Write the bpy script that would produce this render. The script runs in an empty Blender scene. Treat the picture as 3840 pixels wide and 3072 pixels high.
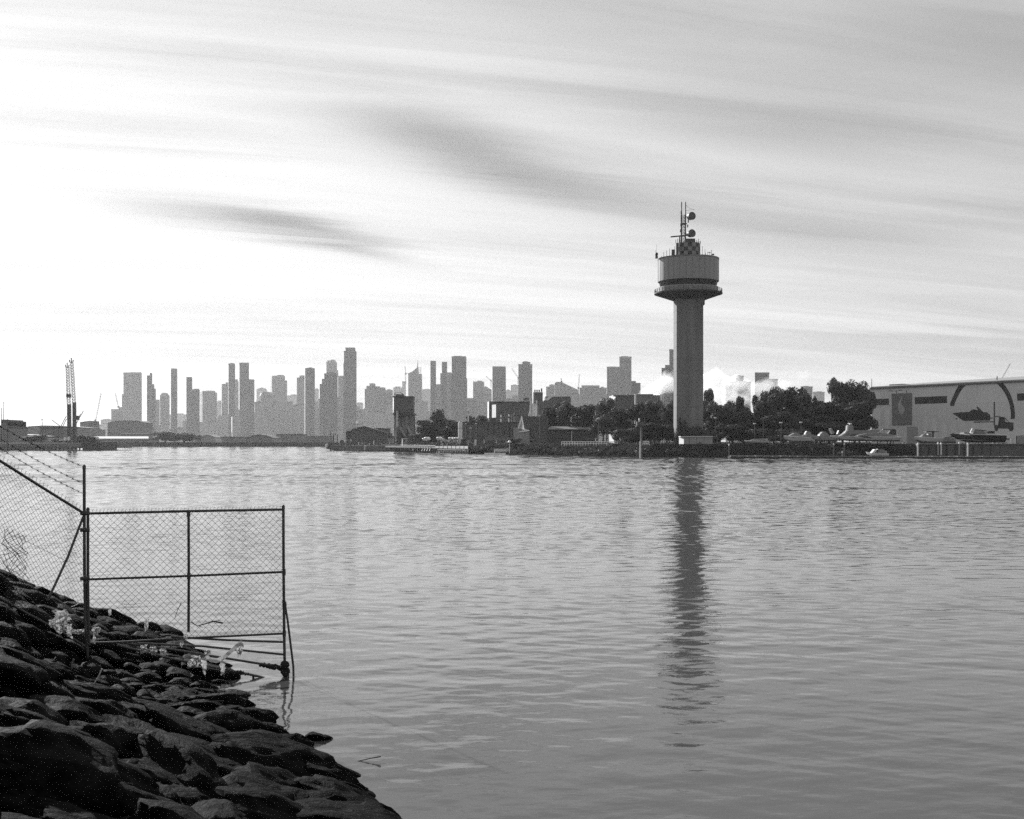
import bpy, bmesh, math, random
import numpy as np
from mathutils import Vector, noise, Matrix
R = math.radians
rng = random.Random(7)
scene = bpy.context.scene
COL = scene.collection

# ------------------------------------------------------------------ camera, sky, sun, exposure
CAMH, F, HOR = 3.4, 4600.0, 1657.0            # eye height (m), focal length and horizon in photo pixels
cd = bpy.data.cameras.new('camera'); cam = bpy.data.objects.new('camera', cd); COL.objects.link(cam)
cam.location = (0, 0, CAMH); cam.rotation_euler = (R(90), 0, 0)
cd.sensor_width = 36; cd.lens = F / 3840 * 36; cd.shift_y = (HOR - 1536) / 3840
cd.clip_start = 0.1; cd.clip_end = 30000
scene.camera = cam

SUN_AZ, SUN_EL = -32.0, 22.0
S = Vector((math.sin(R(SUN_AZ)) * math.cos(R(SUN_EL)), math.cos(R(SUN_AZ)) * math.cos(R(SUN_EL)), math.sin(R(SUN_EL))))
ld = bpy.data.lights.new('sun', 'SUN'); ld.energy = 5.0; ld.angle = R(0.6); ld.color = (1, 1, 1)
sun = bpy.data.objects.new('sun', ld); COL.objects.link(sun)
sun.rotation_euler = S.to_track_quat('Z', 'Y').to_euler(); sun.location = (-60, 90, 90)

world = bpy.data.worlds.new('World'); scene.world = world; world.use_nodes = True
def world_nodes():
    nt = world.node_tree; nt.nodes.clear(); L = nt.links.new
    def nd(t): return nt.nodes.new(t)
    def val(s, v):
        if isinstance(v, (int, float)): s.default_value = v
        else: L(v, s)
    def M(op, a, b=None, c=None):
        n = nd('ShaderNodeMath'); n.operation = op; val(n.inputs[0], a)
        if b is not None: val(n.inputs[1], b)
        if c is not None: val(n.inputs[2], c)
        return n.outputs[0]
    tc = nd('ShaderNodeTexCoord'); sp = nd('ShaderNodeSeparateXYZ'); L(tc.outputs['Generated'], sp.inputs[0])
    x, y, z = sp.outputs
    sky = nd('ShaderNodeTexSky'); sky.sky_type = 'NISHITA'; sky.sun_disc = False
    sky.sun_elevation = R(SUN_EL); sky.sun_rotation = R(SUN_AZ); sky.altitude = 0
    sky.air_density = 1.0; sky.dust_density = 2.2; sky.ozone_density = 1.0
    bw = nd('ShaderNodeRGBToBW'); L(sky.outputs[0], bw.inputs[0])
    zc = M('ADD', M('MAXIMUM', z, 0.0), 0.10)
    ph = R(74)
    u = M('DIVIDE', M('ADD', M('MULTIPLY', x, math.sin(ph)), M('MULTIPLY', y, math.cos(ph))), zc)
    v = M('DIVIDE', M('SUBTRACT', M('MULTIPLY', x, math.cos(ph)), M('MULTIPLY', y, math.sin(ph))), zc)
    def streak(su, sv, scale, detail, off, dist=0.5, rough=0.55):
        cb = nd('ShaderNodeCombineXYZ')
        val(cb.inputs[0], M('MULTIPLY', u, su)); val(cb.inputs[1], M('MULTIPLY', v, sv)); cb.inputs[2].default_value = off
        n = nd('ShaderNodeTexNoise'); n.inputs['Scale'].default_value = scale; n.inputs['Detail'].default_value = detail
        n.inputs['Roughness'].default_value = rough; n.inputs['Distortion'].default_value = dist
        L(cb.outputs[0], n.inputs['Vector']); return n.outputs['Fac']
    n1 = streak(0.26, 1.0, 0.9, 6, 3.1, .7); n2 = streak(0.09, 1.0, 3.4, 8, 9.7, 1.2, .62); n3 = streak(0.3, 0.55, 0.5, 3, 21.0, 0.3); n4 = streak(0.16, 1.0, 1.8, 6, 40.0, 1.0)
    cl = M('ADD', M('ADD', M('MULTIPLY', n1, 0.45), M('ADD', M('MULTIPLY', n2, 0.36), M('MULTIPLY', n4, .28))), M('MULTIPLY', n3, 0.25))
    mr = nd('ShaderNodeMapRange'); mr.interpolation_type = 'SMOOTHSTEP'; L(cl, mr.inputs[0])
    mr.inputs[1].default_value = 0.46; mr.inputs[2].default_value = 0.87; mr.inputs[3].default_value = 0.72; mr.inputs[4].default_value = 1.24
    # clear gaps between the veils of cirrus, darker on black and white film
    az = M('ARCTAN2', x, y); el = M('ARCSINE', z)
    gaps = None
    for px, py, sa, sb, tilt, amp in ((1160, 850, 250, 50, 9, .34), (840, 805, 400, 56, 3, .25), (1440, 915, 220, 34, 14, .24), (1640, 500, 360, 90, 10, .30), (2050, 640, 420, 80, 12, .28), (2650, 760, 620, 90, 8, .22),
                                      (2900, 480, 600, 90, 9, .20), (3400, 860, 650, 80, 3, .18), (3350, 1250, 420, 18, 4, .14), (2700, 220, 700, 90, 12, .10), (3700, 150, 500, 120, 14, .16)):
        a0 = math.atan((px - 1920) / F); e0 = math.atan((HOR - py) / F * math.cos(a0)); ct, st = math.cos(R(tilt)), math.sin(R(tilt))
        da = M('ADD', M('SUBTRACT', az, a0), M('MULTIPLY', M('SUBTRACT', n1, 0.5), 0.16)); de = M('ADD', M('SUBTRACT', el, e0), M('ADD', M('MULTIPLY', M('SUBTRACT', n2, 0.5), 0.035), M('MULTIPLY', M('SUBTRACT', n4, 0.5), 0.04)))
        p = M('DIVIDE', M('SUBTRACT', M('MULTIPLY', da, ct), M('MULTIPLY', de, st)), sa / F)
        q = M('DIVIDE', M('ADD', M('MULTIPLY', da, st), M('MULTIPLY', de, ct)), sb / F)
        g = M('MULTIPLY', M('EXPONENT', M('MULTIPLY', M('ADD', M('MULTIPLY', p, p), M('MULTIPLY', q, q)), -1.0)), amp)
        gaps = g if gaps is None else M('ADD', gaps, g)
    gap = M('SUBTRACT', 1.0, M('MULTIPLY', gaps, M('MULTIPLY_ADD', n2, 2.0, 0.18)))
    veil = M('MULTIPLY', M('POWER', bw.outputs[0], 0.235), 2.72)   # thin high veil evens out the glow round the sun
    lum = M('MULTIPLY', M('MULTIPLY', veil, mr.outputs[0]), gap)
    bg = nd('ShaderNodeBackground'); L(lum, bg.inputs['Color']); bg.inputs['Strength'].default_value = 0.1
    out = nd('ShaderNodeOutputWorld'); L(bg.outputs[0], out.inputs[0])
world_nodes()
vs = scene.view_settings
vs.view_transform = 'Standard'; vs.look = 'None'; vs.gamma = 1; vs.use_curve_mapping = False; vs.exposure = 0.64
scene.cycles.use_denoising = False
scene.cycles.max_bounces = 5; scene.cycles.diffuse_bounces = 2; scene.cycles.glossy_bounces = 3; scene.cycles.transparent_max_bounces = 8
scene.cycles.volume_bounces = 3; scene.cycles.caustics_reflective = False; scene.cycles.caustics_refractive = False
scene.cycles.use_adaptive_sampling = False; scene.cycles.sample_clamp_indirect = 1.5

# ------------------------------------------------------------------ helpers
def P(px, py, D):                              # a photo pixel at distance D, as a point of the place
    return Vector(((px - 1920) / F * D, D, CAMH + (HOR - py) / F * D))
def X(px, D): return (px - 1920) / F * D
def Z(py, D): return CAMH + (HOR - py) / F * D
def W(n, D): return n / F * D

MATS = {}
def mat(name, g, rough=0.7, var=0.15, scale=1.0, bump=0.0, bscale=8.0, metal=0.0, spec=0.4, stretch=(1, 1, 1), trans=0.0, emit=None):
    if name in MATS: return MATS[name]
    m = bpy.data.materials.new(name); m.use_nodes = True; nt = m.node_tree; L = nt.links.new
    b = nt.nodes['Principled BSDF']
    b.inputs['Roughness'].default_value = rough; b.inputs['Metallic'].default_value = metal
    b.inputs['Specular IOR Level'].default_value = spec
    tc = nt.nodes.new('ShaderNodeTexCoord'); mp = nt.nodes.new('ShaderNodeMapping'); L(tc.outputs['Object'], mp.inputs[0])
    mp.inputs['Scale'].default_value = stretch
    n = nt.nodes.new('ShaderNodeTexNoise'); n.inputs['Scale'].default_value = scale; n.inputs['Detail'].default_value = 5
    L(mp.outputs[0], n.inputs['Vector'])
    r = nt.nodes.new('ShaderNodeMapRange'); L(n.outputs['Fac'], r.inputs[0])
    r.inputs[1].default_value = 0.3; r.inputs[2].default_value = 0.7
    r.inputs[3].default_value = g * (1 - var); r.inputs[4].default_value = g * (1 + var)
    L(r.outputs[0], b.inputs['Base Color'])
    if bump:
        n2 = nt.nodes.new('ShaderNodeTexNoise'); n2.inputs['Scale'].default_value = bscale; n2.inputs['Detail'].default_value = 6
        L(mp.outputs[0], n2.inputs['Vector'])
        bp = nt.nodes.new('ShaderNodeBump'); bp.inputs['Strength'].default_value = 1.0; bp.inputs['Distance'].default_value = bump
        L(n2.outputs['Fac'], bp.inputs['Height']); L(bp.outputs[0], b.inputs['Normal'])
    if trans:
        b.inputs['Transmission Weight'].default_value = 0
        t = nt.nodes.new('ShaderNodeBsdfTranslucent'); L(r.outputs[0], t.inputs[0])
        mx = nt.nodes.new('ShaderNodeMixShader'); mx.inputs[0].default_value = trans
        L(b.outputs[0], mx.inputs[1]); L(t.outputs[0], mx.inputs[2]); L(mx.outputs[0], nt.nodes['Material Output'].inputs[0])
    MATS[name] = m
    return m

class MB:
    def __init__(s): s.v = []; s.f = []
    def add(s, vs, fs):
        o = len(s.v); s.v += [tuple(p) for p in vs]; s.f += [tuple(i + o for i in f) for f in fs]; return s
    def box(s, x0, x1, y0, y1, z0, z1):
        return s.prism([(x0, y0), (x1, y0), (x1, y1), (x0, y1)], z0, z1)
    def prism(s, poly, z0, z1, top=None):       # plan outline raised from z0 to z1 (z1 may be a list)
        n = len(poly); top = top or poly; zt = z1 if isinstance(z1, (list, tuple)) else [z1] * n
        return s.add([(p[0], p[1], z0) for p in poly] + [(top[i][0], top[i][1], zt[i]) for i in range(n)],
                     [tuple(range(n - 1, -1, -1)), tuple(range(n, 2 * n))] + [(i, (i + 1) % n, n + (i + 1) % n, n + i) for i in range(n)])
    def slab(s, poly, w):                       # 3D outline pushed by the vector w
        n = len(poly); a = [Vector(p) for p in poly]; w = Vector(w)
        return s.add(a + [p + w for p in a], [tuple(range(n)), tuple(range(2 * n - 1, n - 1, -1))] + [(i, n + i, n + (i + 1) % n, (i + 1) % n) for i in range(n)])
    def cyl(s, a, b, r0, r1=None, n=8):
        return s.tube([a, b], r0, n, r1)
    def tube(s, path, r, n=6, r1=None):
        pts = [Vector(p) for p in path]; k = len(pts); rr = [r + ((r1 if r1 is not None else r) - r) * i / max(1, k - 1) for i in range(k)]
        ref = None; vs = []; fs = []
        for i, p in enumerate(pts):
            d = (pts[min(i + 1, k - 1)] - pts[max(i - 1, 0)]).normalized()
            if ref is None or abs(ref.dot(d)) > .98: ref = Vector((0, 0, 1)) if abs(d.z) < .9 else Vector((1, 0, 0))
            a = d.cross(ref).normalized(); b = d.cross(a)
            for j in range(n):
                t = 2 * math.pi * (j + .5) / n; vs.append(p + (a * math.cos(t) + b * math.sin(t)) * rr[i])
        for i in range(k - 1):
            for j in range(n):
                fs.append((i * n + j, i * n + (j + 1) % n, (i + 1) * n + (j + 1) % n, (i + 1) * n + j))
        fs.append(tuple(range(n - 1, -1, -1))); fs.append(tuple((k - 1) * n + j for j in range(n)))
        return s.add(vs, fs)
    def lathe(s, c, prof, n=32, a0=0.0):        # prof: (radius, z) pairs
        vs = []; fs = []; k = len(prof)
        for r, z in prof:
            for j in range(n):
                t = 2 * math.pi * j / n + a0; vs.append((c[0] + r * math.cos(t), c[1] + r * math.sin(t), c[2] + z))
        for i in range(k - 1):
            for j in range(n):
                fs.append((i * n + j, i * n + (j + 1) % n, (i + 1) * n + (j + 1) % n, (i + 1) * n + j))
        fs.append(tuple(range(n - 1, -1, -1))); fs.append(tuple((k - 1) * n + j for j in range(n)))
        return s.add(vs, fs)
    def mesh(s, name, m, origin=(0, 0, 0), smooth=False):
        me = bpy.data.meshes.new(name); o = Vector(origin)
        me.from_pydata([tuple(Vector(p) - o) for p in s.v], [], s.f); me.materials.append(m)
        if smooth:
            me.polygons.foreach_set('use_smooth', [True] * len(me.polygons))
            try: me.set_sharp_from_angle(angle=R(35))
            except Exception: pass
        me.update(); return me

class Thing:
    def __init__(s, name, label, cat, loc, group=None):
        s.o = bpy.data.objects.new(name, None); COL.objects.link(s.o); s.loc = Vector(loc); s.o.location = s.loc
        s.o.empty_display_size = .1; s.o['label'] = label; s.o['category'] = cat
        if group: s.o['group'] = group
    def part(s, name, mb, m, parent=None, smooth=False, label=None):
        me = mb if isinstance(mb, bpy.types.Mesh) else mb.mesh(name, m, s.loc, smooth)
        o = bpy.data.objects.new(name, me); COL.objects.link(o); o.parent = parent or s.o
        if label: o['label'] = label
        return o
def solo(name, mb, m, label, cat, loc, group=None, smooth=False):
    o = bpy.data.objects.new(name, mb.mesh(name, m, loc, smooth)); COL.objects.link(o); o.location = loc
    o['label'] = label; o['category'] = cat
    if group: o['group'] = group
    return o
def struct(name, mb, m, kind='structure', smooth=False, label=None, cat=None):
    o = bpy.data.objects.new(name, mb.mesh(name, m, (0, 0, 0), smooth)); COL.objects.link(o); o['kind'] = kind
    if label: o['label'] = label
    if cat: o['category'] = cat
    return o

concrete = mat('concrete', .20, .85, .12, .25)
concrete_d = mat('concrete_dark', .17, .85, .15, .3)
steel = mat('galvanised_steel', .16, .45, .2, 6, metal=.6)
steel_d = mat('dark_steel', .05, .5, .2, 4, metal=.3)
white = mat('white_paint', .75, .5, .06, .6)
grey = mat('grey_paint', .30, .6, .1, .5)
dark = mat('dark_paint', .04, .6, .2, .5)
glass = mat('dark_glass', .015, .08, .1, 1, spec=.6)
rubber = mat('black_rubber', .025, .8, .2, 2)
wood = mat('weathered_timber', .10, .85, .3, 3, stretch=(4, 4, .5))
roofm = mat('roof_metal', .22, .5, .1, .4)
roofd = mat('dark_roof', .06, .7, .15, .4)
wallm = mat('shed_wall', .62, .7, .07, .15)
walld = mat('dark_wall', .11, .8, .15, .3)
pale = mat('pale_hull', .42, .35, .05, .5)

# ------------------------------------------------------------------ water, land
def water():
    m = bpy.data.materials.new('river_water'); m.use_nodes = True; nt = m.node_tree; L = nt.links.new
    b = nt.nodes['Principled BSDF']; b.inputs['Base Color'].default_value = (.065, .065, .065, 1)
    b.inputs['IOR'].default_value = 1.333; b.inputs['Specular IOR Level'].default_value = .5
    geo = nt.nodes.new('ShaderNodeNewGeometry')
    def nz(sx, sy, rot, scale, detail, dist=0.0, off=0):
        mp = nt.nodes.new('ShaderNodeMapping'); mp.inputs['Scale'].default_value = (sx, sy, 1); mp.inputs['Rotation'].default_value = (0, 0, R(rot)); mp.inputs['Location'].default_value = (off, off * .7, 0)
        L(geo.outputs['Position'], mp.inputs[0])
        n = nt.nodes.new('ShaderNodeTexNoise'); n.inputs['Scale'].default_value = scale; n.inputs['Detail'].default_value = detail; n.inputs['Distortion'].default_value = dist
        L(mp.outputs[0], n.inputs['Vector']); return n.outputs['Fac']
    def M(op, a, bb, c=None):
        n = nt.nodes.new('ShaderNodeMath'); n.operation = op
        for i, q in enumerate((a, bb, c)):
            if q is None: continue
            if isinstance(q, (int, float)): n.inputs[i].default_value = q
            else: L(q, n.inputs[i])
        return n.outputs[0]
    patch = nz(.25, 1, 4, .045, 3, .4, 3)          # calmer and rougher patches
    pm = nt.nodes.new('ShaderNodeMapRange'); L(patch, pm.inputs[0]); pm.inputs[1].default_value = .38; pm.inputs[2].default_value = .62; pm.inputs[3].default_value = .45; pm.inputs[4].default_value = 1.25
    rip = M('MULTIPLY', nz(.55, 1, 12, 6.0, 3, .3, 9), .0030)
    fine = M('MULTIPLY', nz(.8, 1, -20, 17.0, 2, 0, 2), .0012)
    h = M('MULTIPLY', M('ADD', rip, fine), pm.outputs[0])
    bp = nt.nodes.new('ShaderNodeBump'); bp.inputs['Strength'].default_value = 1; bp.inputs['Distance'].default_value = 1
    if 'Filter Width' in bp.inputs: bp.inputs['Filter Width'].default_value = .02
    L(h, bp.inputs['Height']); L(bp.outputs[0], b.inputs['Normal'])
    # unresolved ripples far out widen the reflection
    sp = nt.nodes.new('ShaderNodeSeparateXYZ'); L(geo.outputs['Position'], sp.inputs[0])
    rr = nt.nodes.new('ShaderNodeMapRange'); L(sp.outputs[1], rr.inputs[0])
    rr.inputs[1].default_value = 15; rr.inputs[2].default_value = 190; rr.inputs[3].default_value = .03; rr.inputs[4].default_value = .07
    L(M('MULTIPLY', rr.outputs[0], M('ADD', .55, M('MULTIPLY', patch, .9))), b.inputs['Roughness'])
    # real waves: a fan of cells, fine near the eye and coarser far out, over a flat sheet that reaches the horizon
    rs = np.random.RandomState(11)
    D = [9.0]
    while D[-1] < 900: D.append(D[-1] + .02 + .0024 * D[-1])
    D = np.array(D); pxs = np.concatenate([np.linspace(-1300, -200, 40)[:-1], np.linspace(-200, 4040, 600), np.linspace(4040, 5140, 40)[1:]])
    tx = (pxs - 1920) / F; XX = D[:, None] * tx[None, :]; YY = np.repeat(D[:, None], len(pxs), 1); dy = (.02 + .0024 * D)[:, None]
    H = np.zeros_like(XX); calm = np.zeros_like(XX)
    for k in range(7):
        lam = rs.uniform(18, 70); a = R(rs.normal(0, 18)); calm += np.sin((XX * math.sin(a) * .35 + YY * math.cos(a)) * 2 * math.pi / lam + rs.uniform(0, 6.28))
    calm = np.clip(.9 + .13 * calm, .5, 1.3)
    rough = .34 + 1.15 * np.clip((YY - 18) / 60, 0, 1) + 5.0 * np.clip((YY - 70) / 110, 0, 1)          # sheltered by the point, ruffled further out
    nw = 84
    for k in range(nw):
        lam = .14 * (7 / .14) ** ((k + rs.uniform(0, 1)) / nw); a = R(rs.normal(4, 24) if lam > 1.3 else rs.normal(0, 32)); kk = 2 * math.pi / lam
        slope = WAVE * (1.75 if lam < 1.3 else .6 if lam < 2 else .42); fade = np.clip((lam / dy - 1.8) / 1.8, 0, 1)
        if lam > 3: fade = fade * np.clip((YY - 25 * lam / 3) / 60, 0, 1)
        H += fade * slope / kk * np.sin((XX * math.sin(a) + YY * math.cos(a)) * kk + rs.uniform(0, 6.28))
    H *= calm * rough
    nr, nc = XX.shape; co = np.stack([XX, YY, H], -1).reshape(-1, 3).astype(np.float32)
    idx = np.arange(nr * nc).reshape(nr, nc); q = np.stack([idx[:-1, :-1], idx[:-1, 1:], idx[1:, 1:], idx[1:, :-1]], -1).reshape(-1, 4)
    o = len(co); base = [(x, y, -.4) for y in (-100, 6600) for x in (-5500, 5500)]
    co = np.concatenate([co, np.array(base, np.float32)]); q = np.concatenate([q, [[o, o + 1, o + 3, o + 2]]]).astype(np.int32)
    me = bpy.data.meshes.new('river_water'); me.vertices.add(len(co)); me.vertices.foreach_set('co', co.ravel())
    me.loops.add(q.size); me.loops.foreach_set('vertex_index', q.ravel()); me.polygons.add(len(q)); me.polygons.foreach_set('loop_start', np.arange(len(q), dtype=np.int32) * 4)
    me.polygons.foreach_set('use_smooth', np.ones(len(q), bool)); me.materials.append(m); me.update(); me.validate()
    ob = bpy.data.objects.new('river_water', me); COL.objects.link(ob); ob['kind'] = 'structure'
WAVE = .0088
water()

LANDZ = 2.9
grassm = mat('shore_grass', .022, .9, .45, .35, bump=.15, bscale=2.5, spec=0)
soil = mat('shore_soil', .07, .95, .4, .2, bump=.1, bscale=2, spec=0)
def shoreland(name, edge, back):                # edge: waterline points, back: closing points
    g = MB(); n = len(edge); fine = []
    for i in range(n - 1):
        a, b = Vector(edge[i]), Vector(edge[i + 1]); k = max(1, int((b - a).length / 4))
        for j in range(k): fine.append(a.lerp(b, j / k))
    fine.append(Vector(edge[-1])); n = len(fine); vs = []
    rows = ((0.0, -.4), (.6, .25), (2.2, .9), (4.6, 2.1), (6.5, LANDZ))
    for d, z in rows:
        for i, p in enumerate(fine):
            t = (fine[min(i + 1, n - 1)] - fine[max(i - 1, 0)]).normalized(); nn = Vector((t.y, -t.x))
            if nn.y < 0: nn = -nn
            q = p + nn * (d + noise.noise(Vector((p.x * .2, p.y * .2, d))) * .5)
            vs.append((q.x, q.y, z + (noise.noise(Vector((q.x * .4, q.y * .4, 3))) * .22 if 0 < z < LANDZ else 0)))
    fs = [(r * n + i, r * n + i + 1, (r + 1) * n + i + 1, (r + 1) * n + i) for r in range(len(rows) - 1) for i in range(n - 1)]
    g.add(vs, fs)
    o = 4 * n; g.v += [(x, y, LANDZ) for x, y in back]
    g.f.append(tuple(range(o, o + n)) + tuple(range(5 * n, 5 * n + len(back))))
    return struct(name, g, grassm), fine
def wl(px, D): return (X(px, D), D)
edge_main = [wl(1240, 868), wl(1228, 640), wl(1262, 520), wl(1400, 452), wl(1560, 396), wl(1760, 346), wl(1900, 322), wl(2100, 300), wl(2400, 268), wl(2650, 264), wl(3000, 262), wl(3840, 256), (190, 250), (330, 235)]
land, shore_pts = shoreland('far_shore_land', edge_main, [(5200, 235), (5200, 6500), (X(1240, 868), 6500)])
edge_left = [(-1500, 700), (-420, 700), wl(380, 872), wl(800, 876), wl(1150, 872), (X(1240, 868) - .5, 870)]
land2, _ = shoreland('opposite_bank_land', edge_left, [(X(1240, 868) - .5, 6500), (-5200, 6500), (-5200, 900)])

# ------------------------------------------------------------------ skyline
def facade(name, g, sy):
    m = bpy.data.materials.new(name); m.use_nodes = True; nt = m.node_tree; L = nt.links.new; b = nt.nodes['Principled BSDF']
    tc = nt.nodes.new('ShaderNodeTexCoord'); sp = nt.nodes.new('ShaderNodeSeparateXYZ'); L(tc.outputs['Object'], sp.inputs[0])
    w = nt.nodes.new('ShaderNodeTexBrick'); cb = nt.nodes.new('ShaderNodeCombineXYZ')
    L(sp.outputs[0], cb.inputs[0]); L(sp.outputs[2], cb.inputs[1]); L(cb.outputs[0], w.inputs['Vector'])
    w.inputs['Scale'].default_value = 1; w.inputs['Brick Width'].default_value = 9; w.inputs['Row Height'].default_value = sy; w.inputs['Mortar Size'].default_value = .9; w.offset = 0
    w.inputs['Color1'].default_value = (g * .88,) * 3 + (1,); w.inputs['Color2'].default_value = (g * 1.0,) * 3 + (1,); w.inputs['Mortar'].default_value = (g * 1.18,) * 3 + (1,)
    L(w.outputs[0], b.inputs['Base Color']); b.inputs['Roughness'].default_value = .55
    MATS[name] = m; return m
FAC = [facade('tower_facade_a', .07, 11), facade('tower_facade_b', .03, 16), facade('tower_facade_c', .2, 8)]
PALE = mat('sunlit_side_and_frame', .7, .5, .05, .02)  # pale tone standing in for sunlit tower sides; also the roof frame

def tower(label, D, segs, fac=0, depth=34, lit=0, roof=True, lit_y=None, name='high_rise', cat='skyscraper', tops=None, litmat=None):
    """segs: (x0, x1, y_top[, y_top_right]) in photo pixels, each a tier with its own walls"""
    x0 = min(s[0] for s in segs); x1 = max(s[1] for s in segs)
    t = Thing(name, label, cat, (X((x0 + x1) / 2, D), D, LANDZ), 'skyscrapers of the far city skyline' if cat == 'skyscraper' else None)
    for i, s in enumerate(segs):
        d0 = D + i * 2.5; a, b = X(s[0], d0), X(s[1], d0); zt = Z(s[2], d0); zr = Z(s[3], d0) if len(s) > 3 else zt
        back = (s[0] - lit) if (lit and i == 0) else s[0]
        dd = depth * (1 - .06 * i)
        k = (d0 + dd) / d0
        bl = X(back, d0 + dd) if (lit and i == 0) else a * k + (0.12 * dd if a < 0 else 0)
        br = min(b * k, b + .3 * dd) if b > 0 else b * k + .05 * dd
        body = t.part('tower_body' if i == 0 else 'tier', MB().prism([(a, d0), (b, d0), (br, d0 + dd), (bl, d0 + dd)], LANDZ, [zt, zr, zr, zt]), FAC[fac])
        if roof and len(s) <= 3:
            w = b - a; q = .18 + .15 * rng.random(); o = (rng.random() - .5) * .25 * w; h = W(2 + 3 * rng.random(), D)
            if w > 14:
                t.part('roof_plant', MB().box(a + w * q + o, b - w * q + o, d0 + 6, d0 + dd * .6, zt, zt + h), FAC[(fac + 1) % 3], body)
                t.part('parapet', MB().box(a - .4, b + .4, d0 - .6, d0, zt - 2.4, zt + .9), FAC[(fac + 2) % 3], body)
    if lit:                                      # sunlit side put in as a pale skin
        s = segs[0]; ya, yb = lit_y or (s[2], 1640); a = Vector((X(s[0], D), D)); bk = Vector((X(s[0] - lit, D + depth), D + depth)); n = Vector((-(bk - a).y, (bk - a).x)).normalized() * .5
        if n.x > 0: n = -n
        t.part('sunlit_side', MB().prism([tuple(a + n), tuple(a), tuple(bk), tuple(bk + n)], Z(yb, D), Z(ya, D) - .5), litmat or PALE)
    return t

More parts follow.
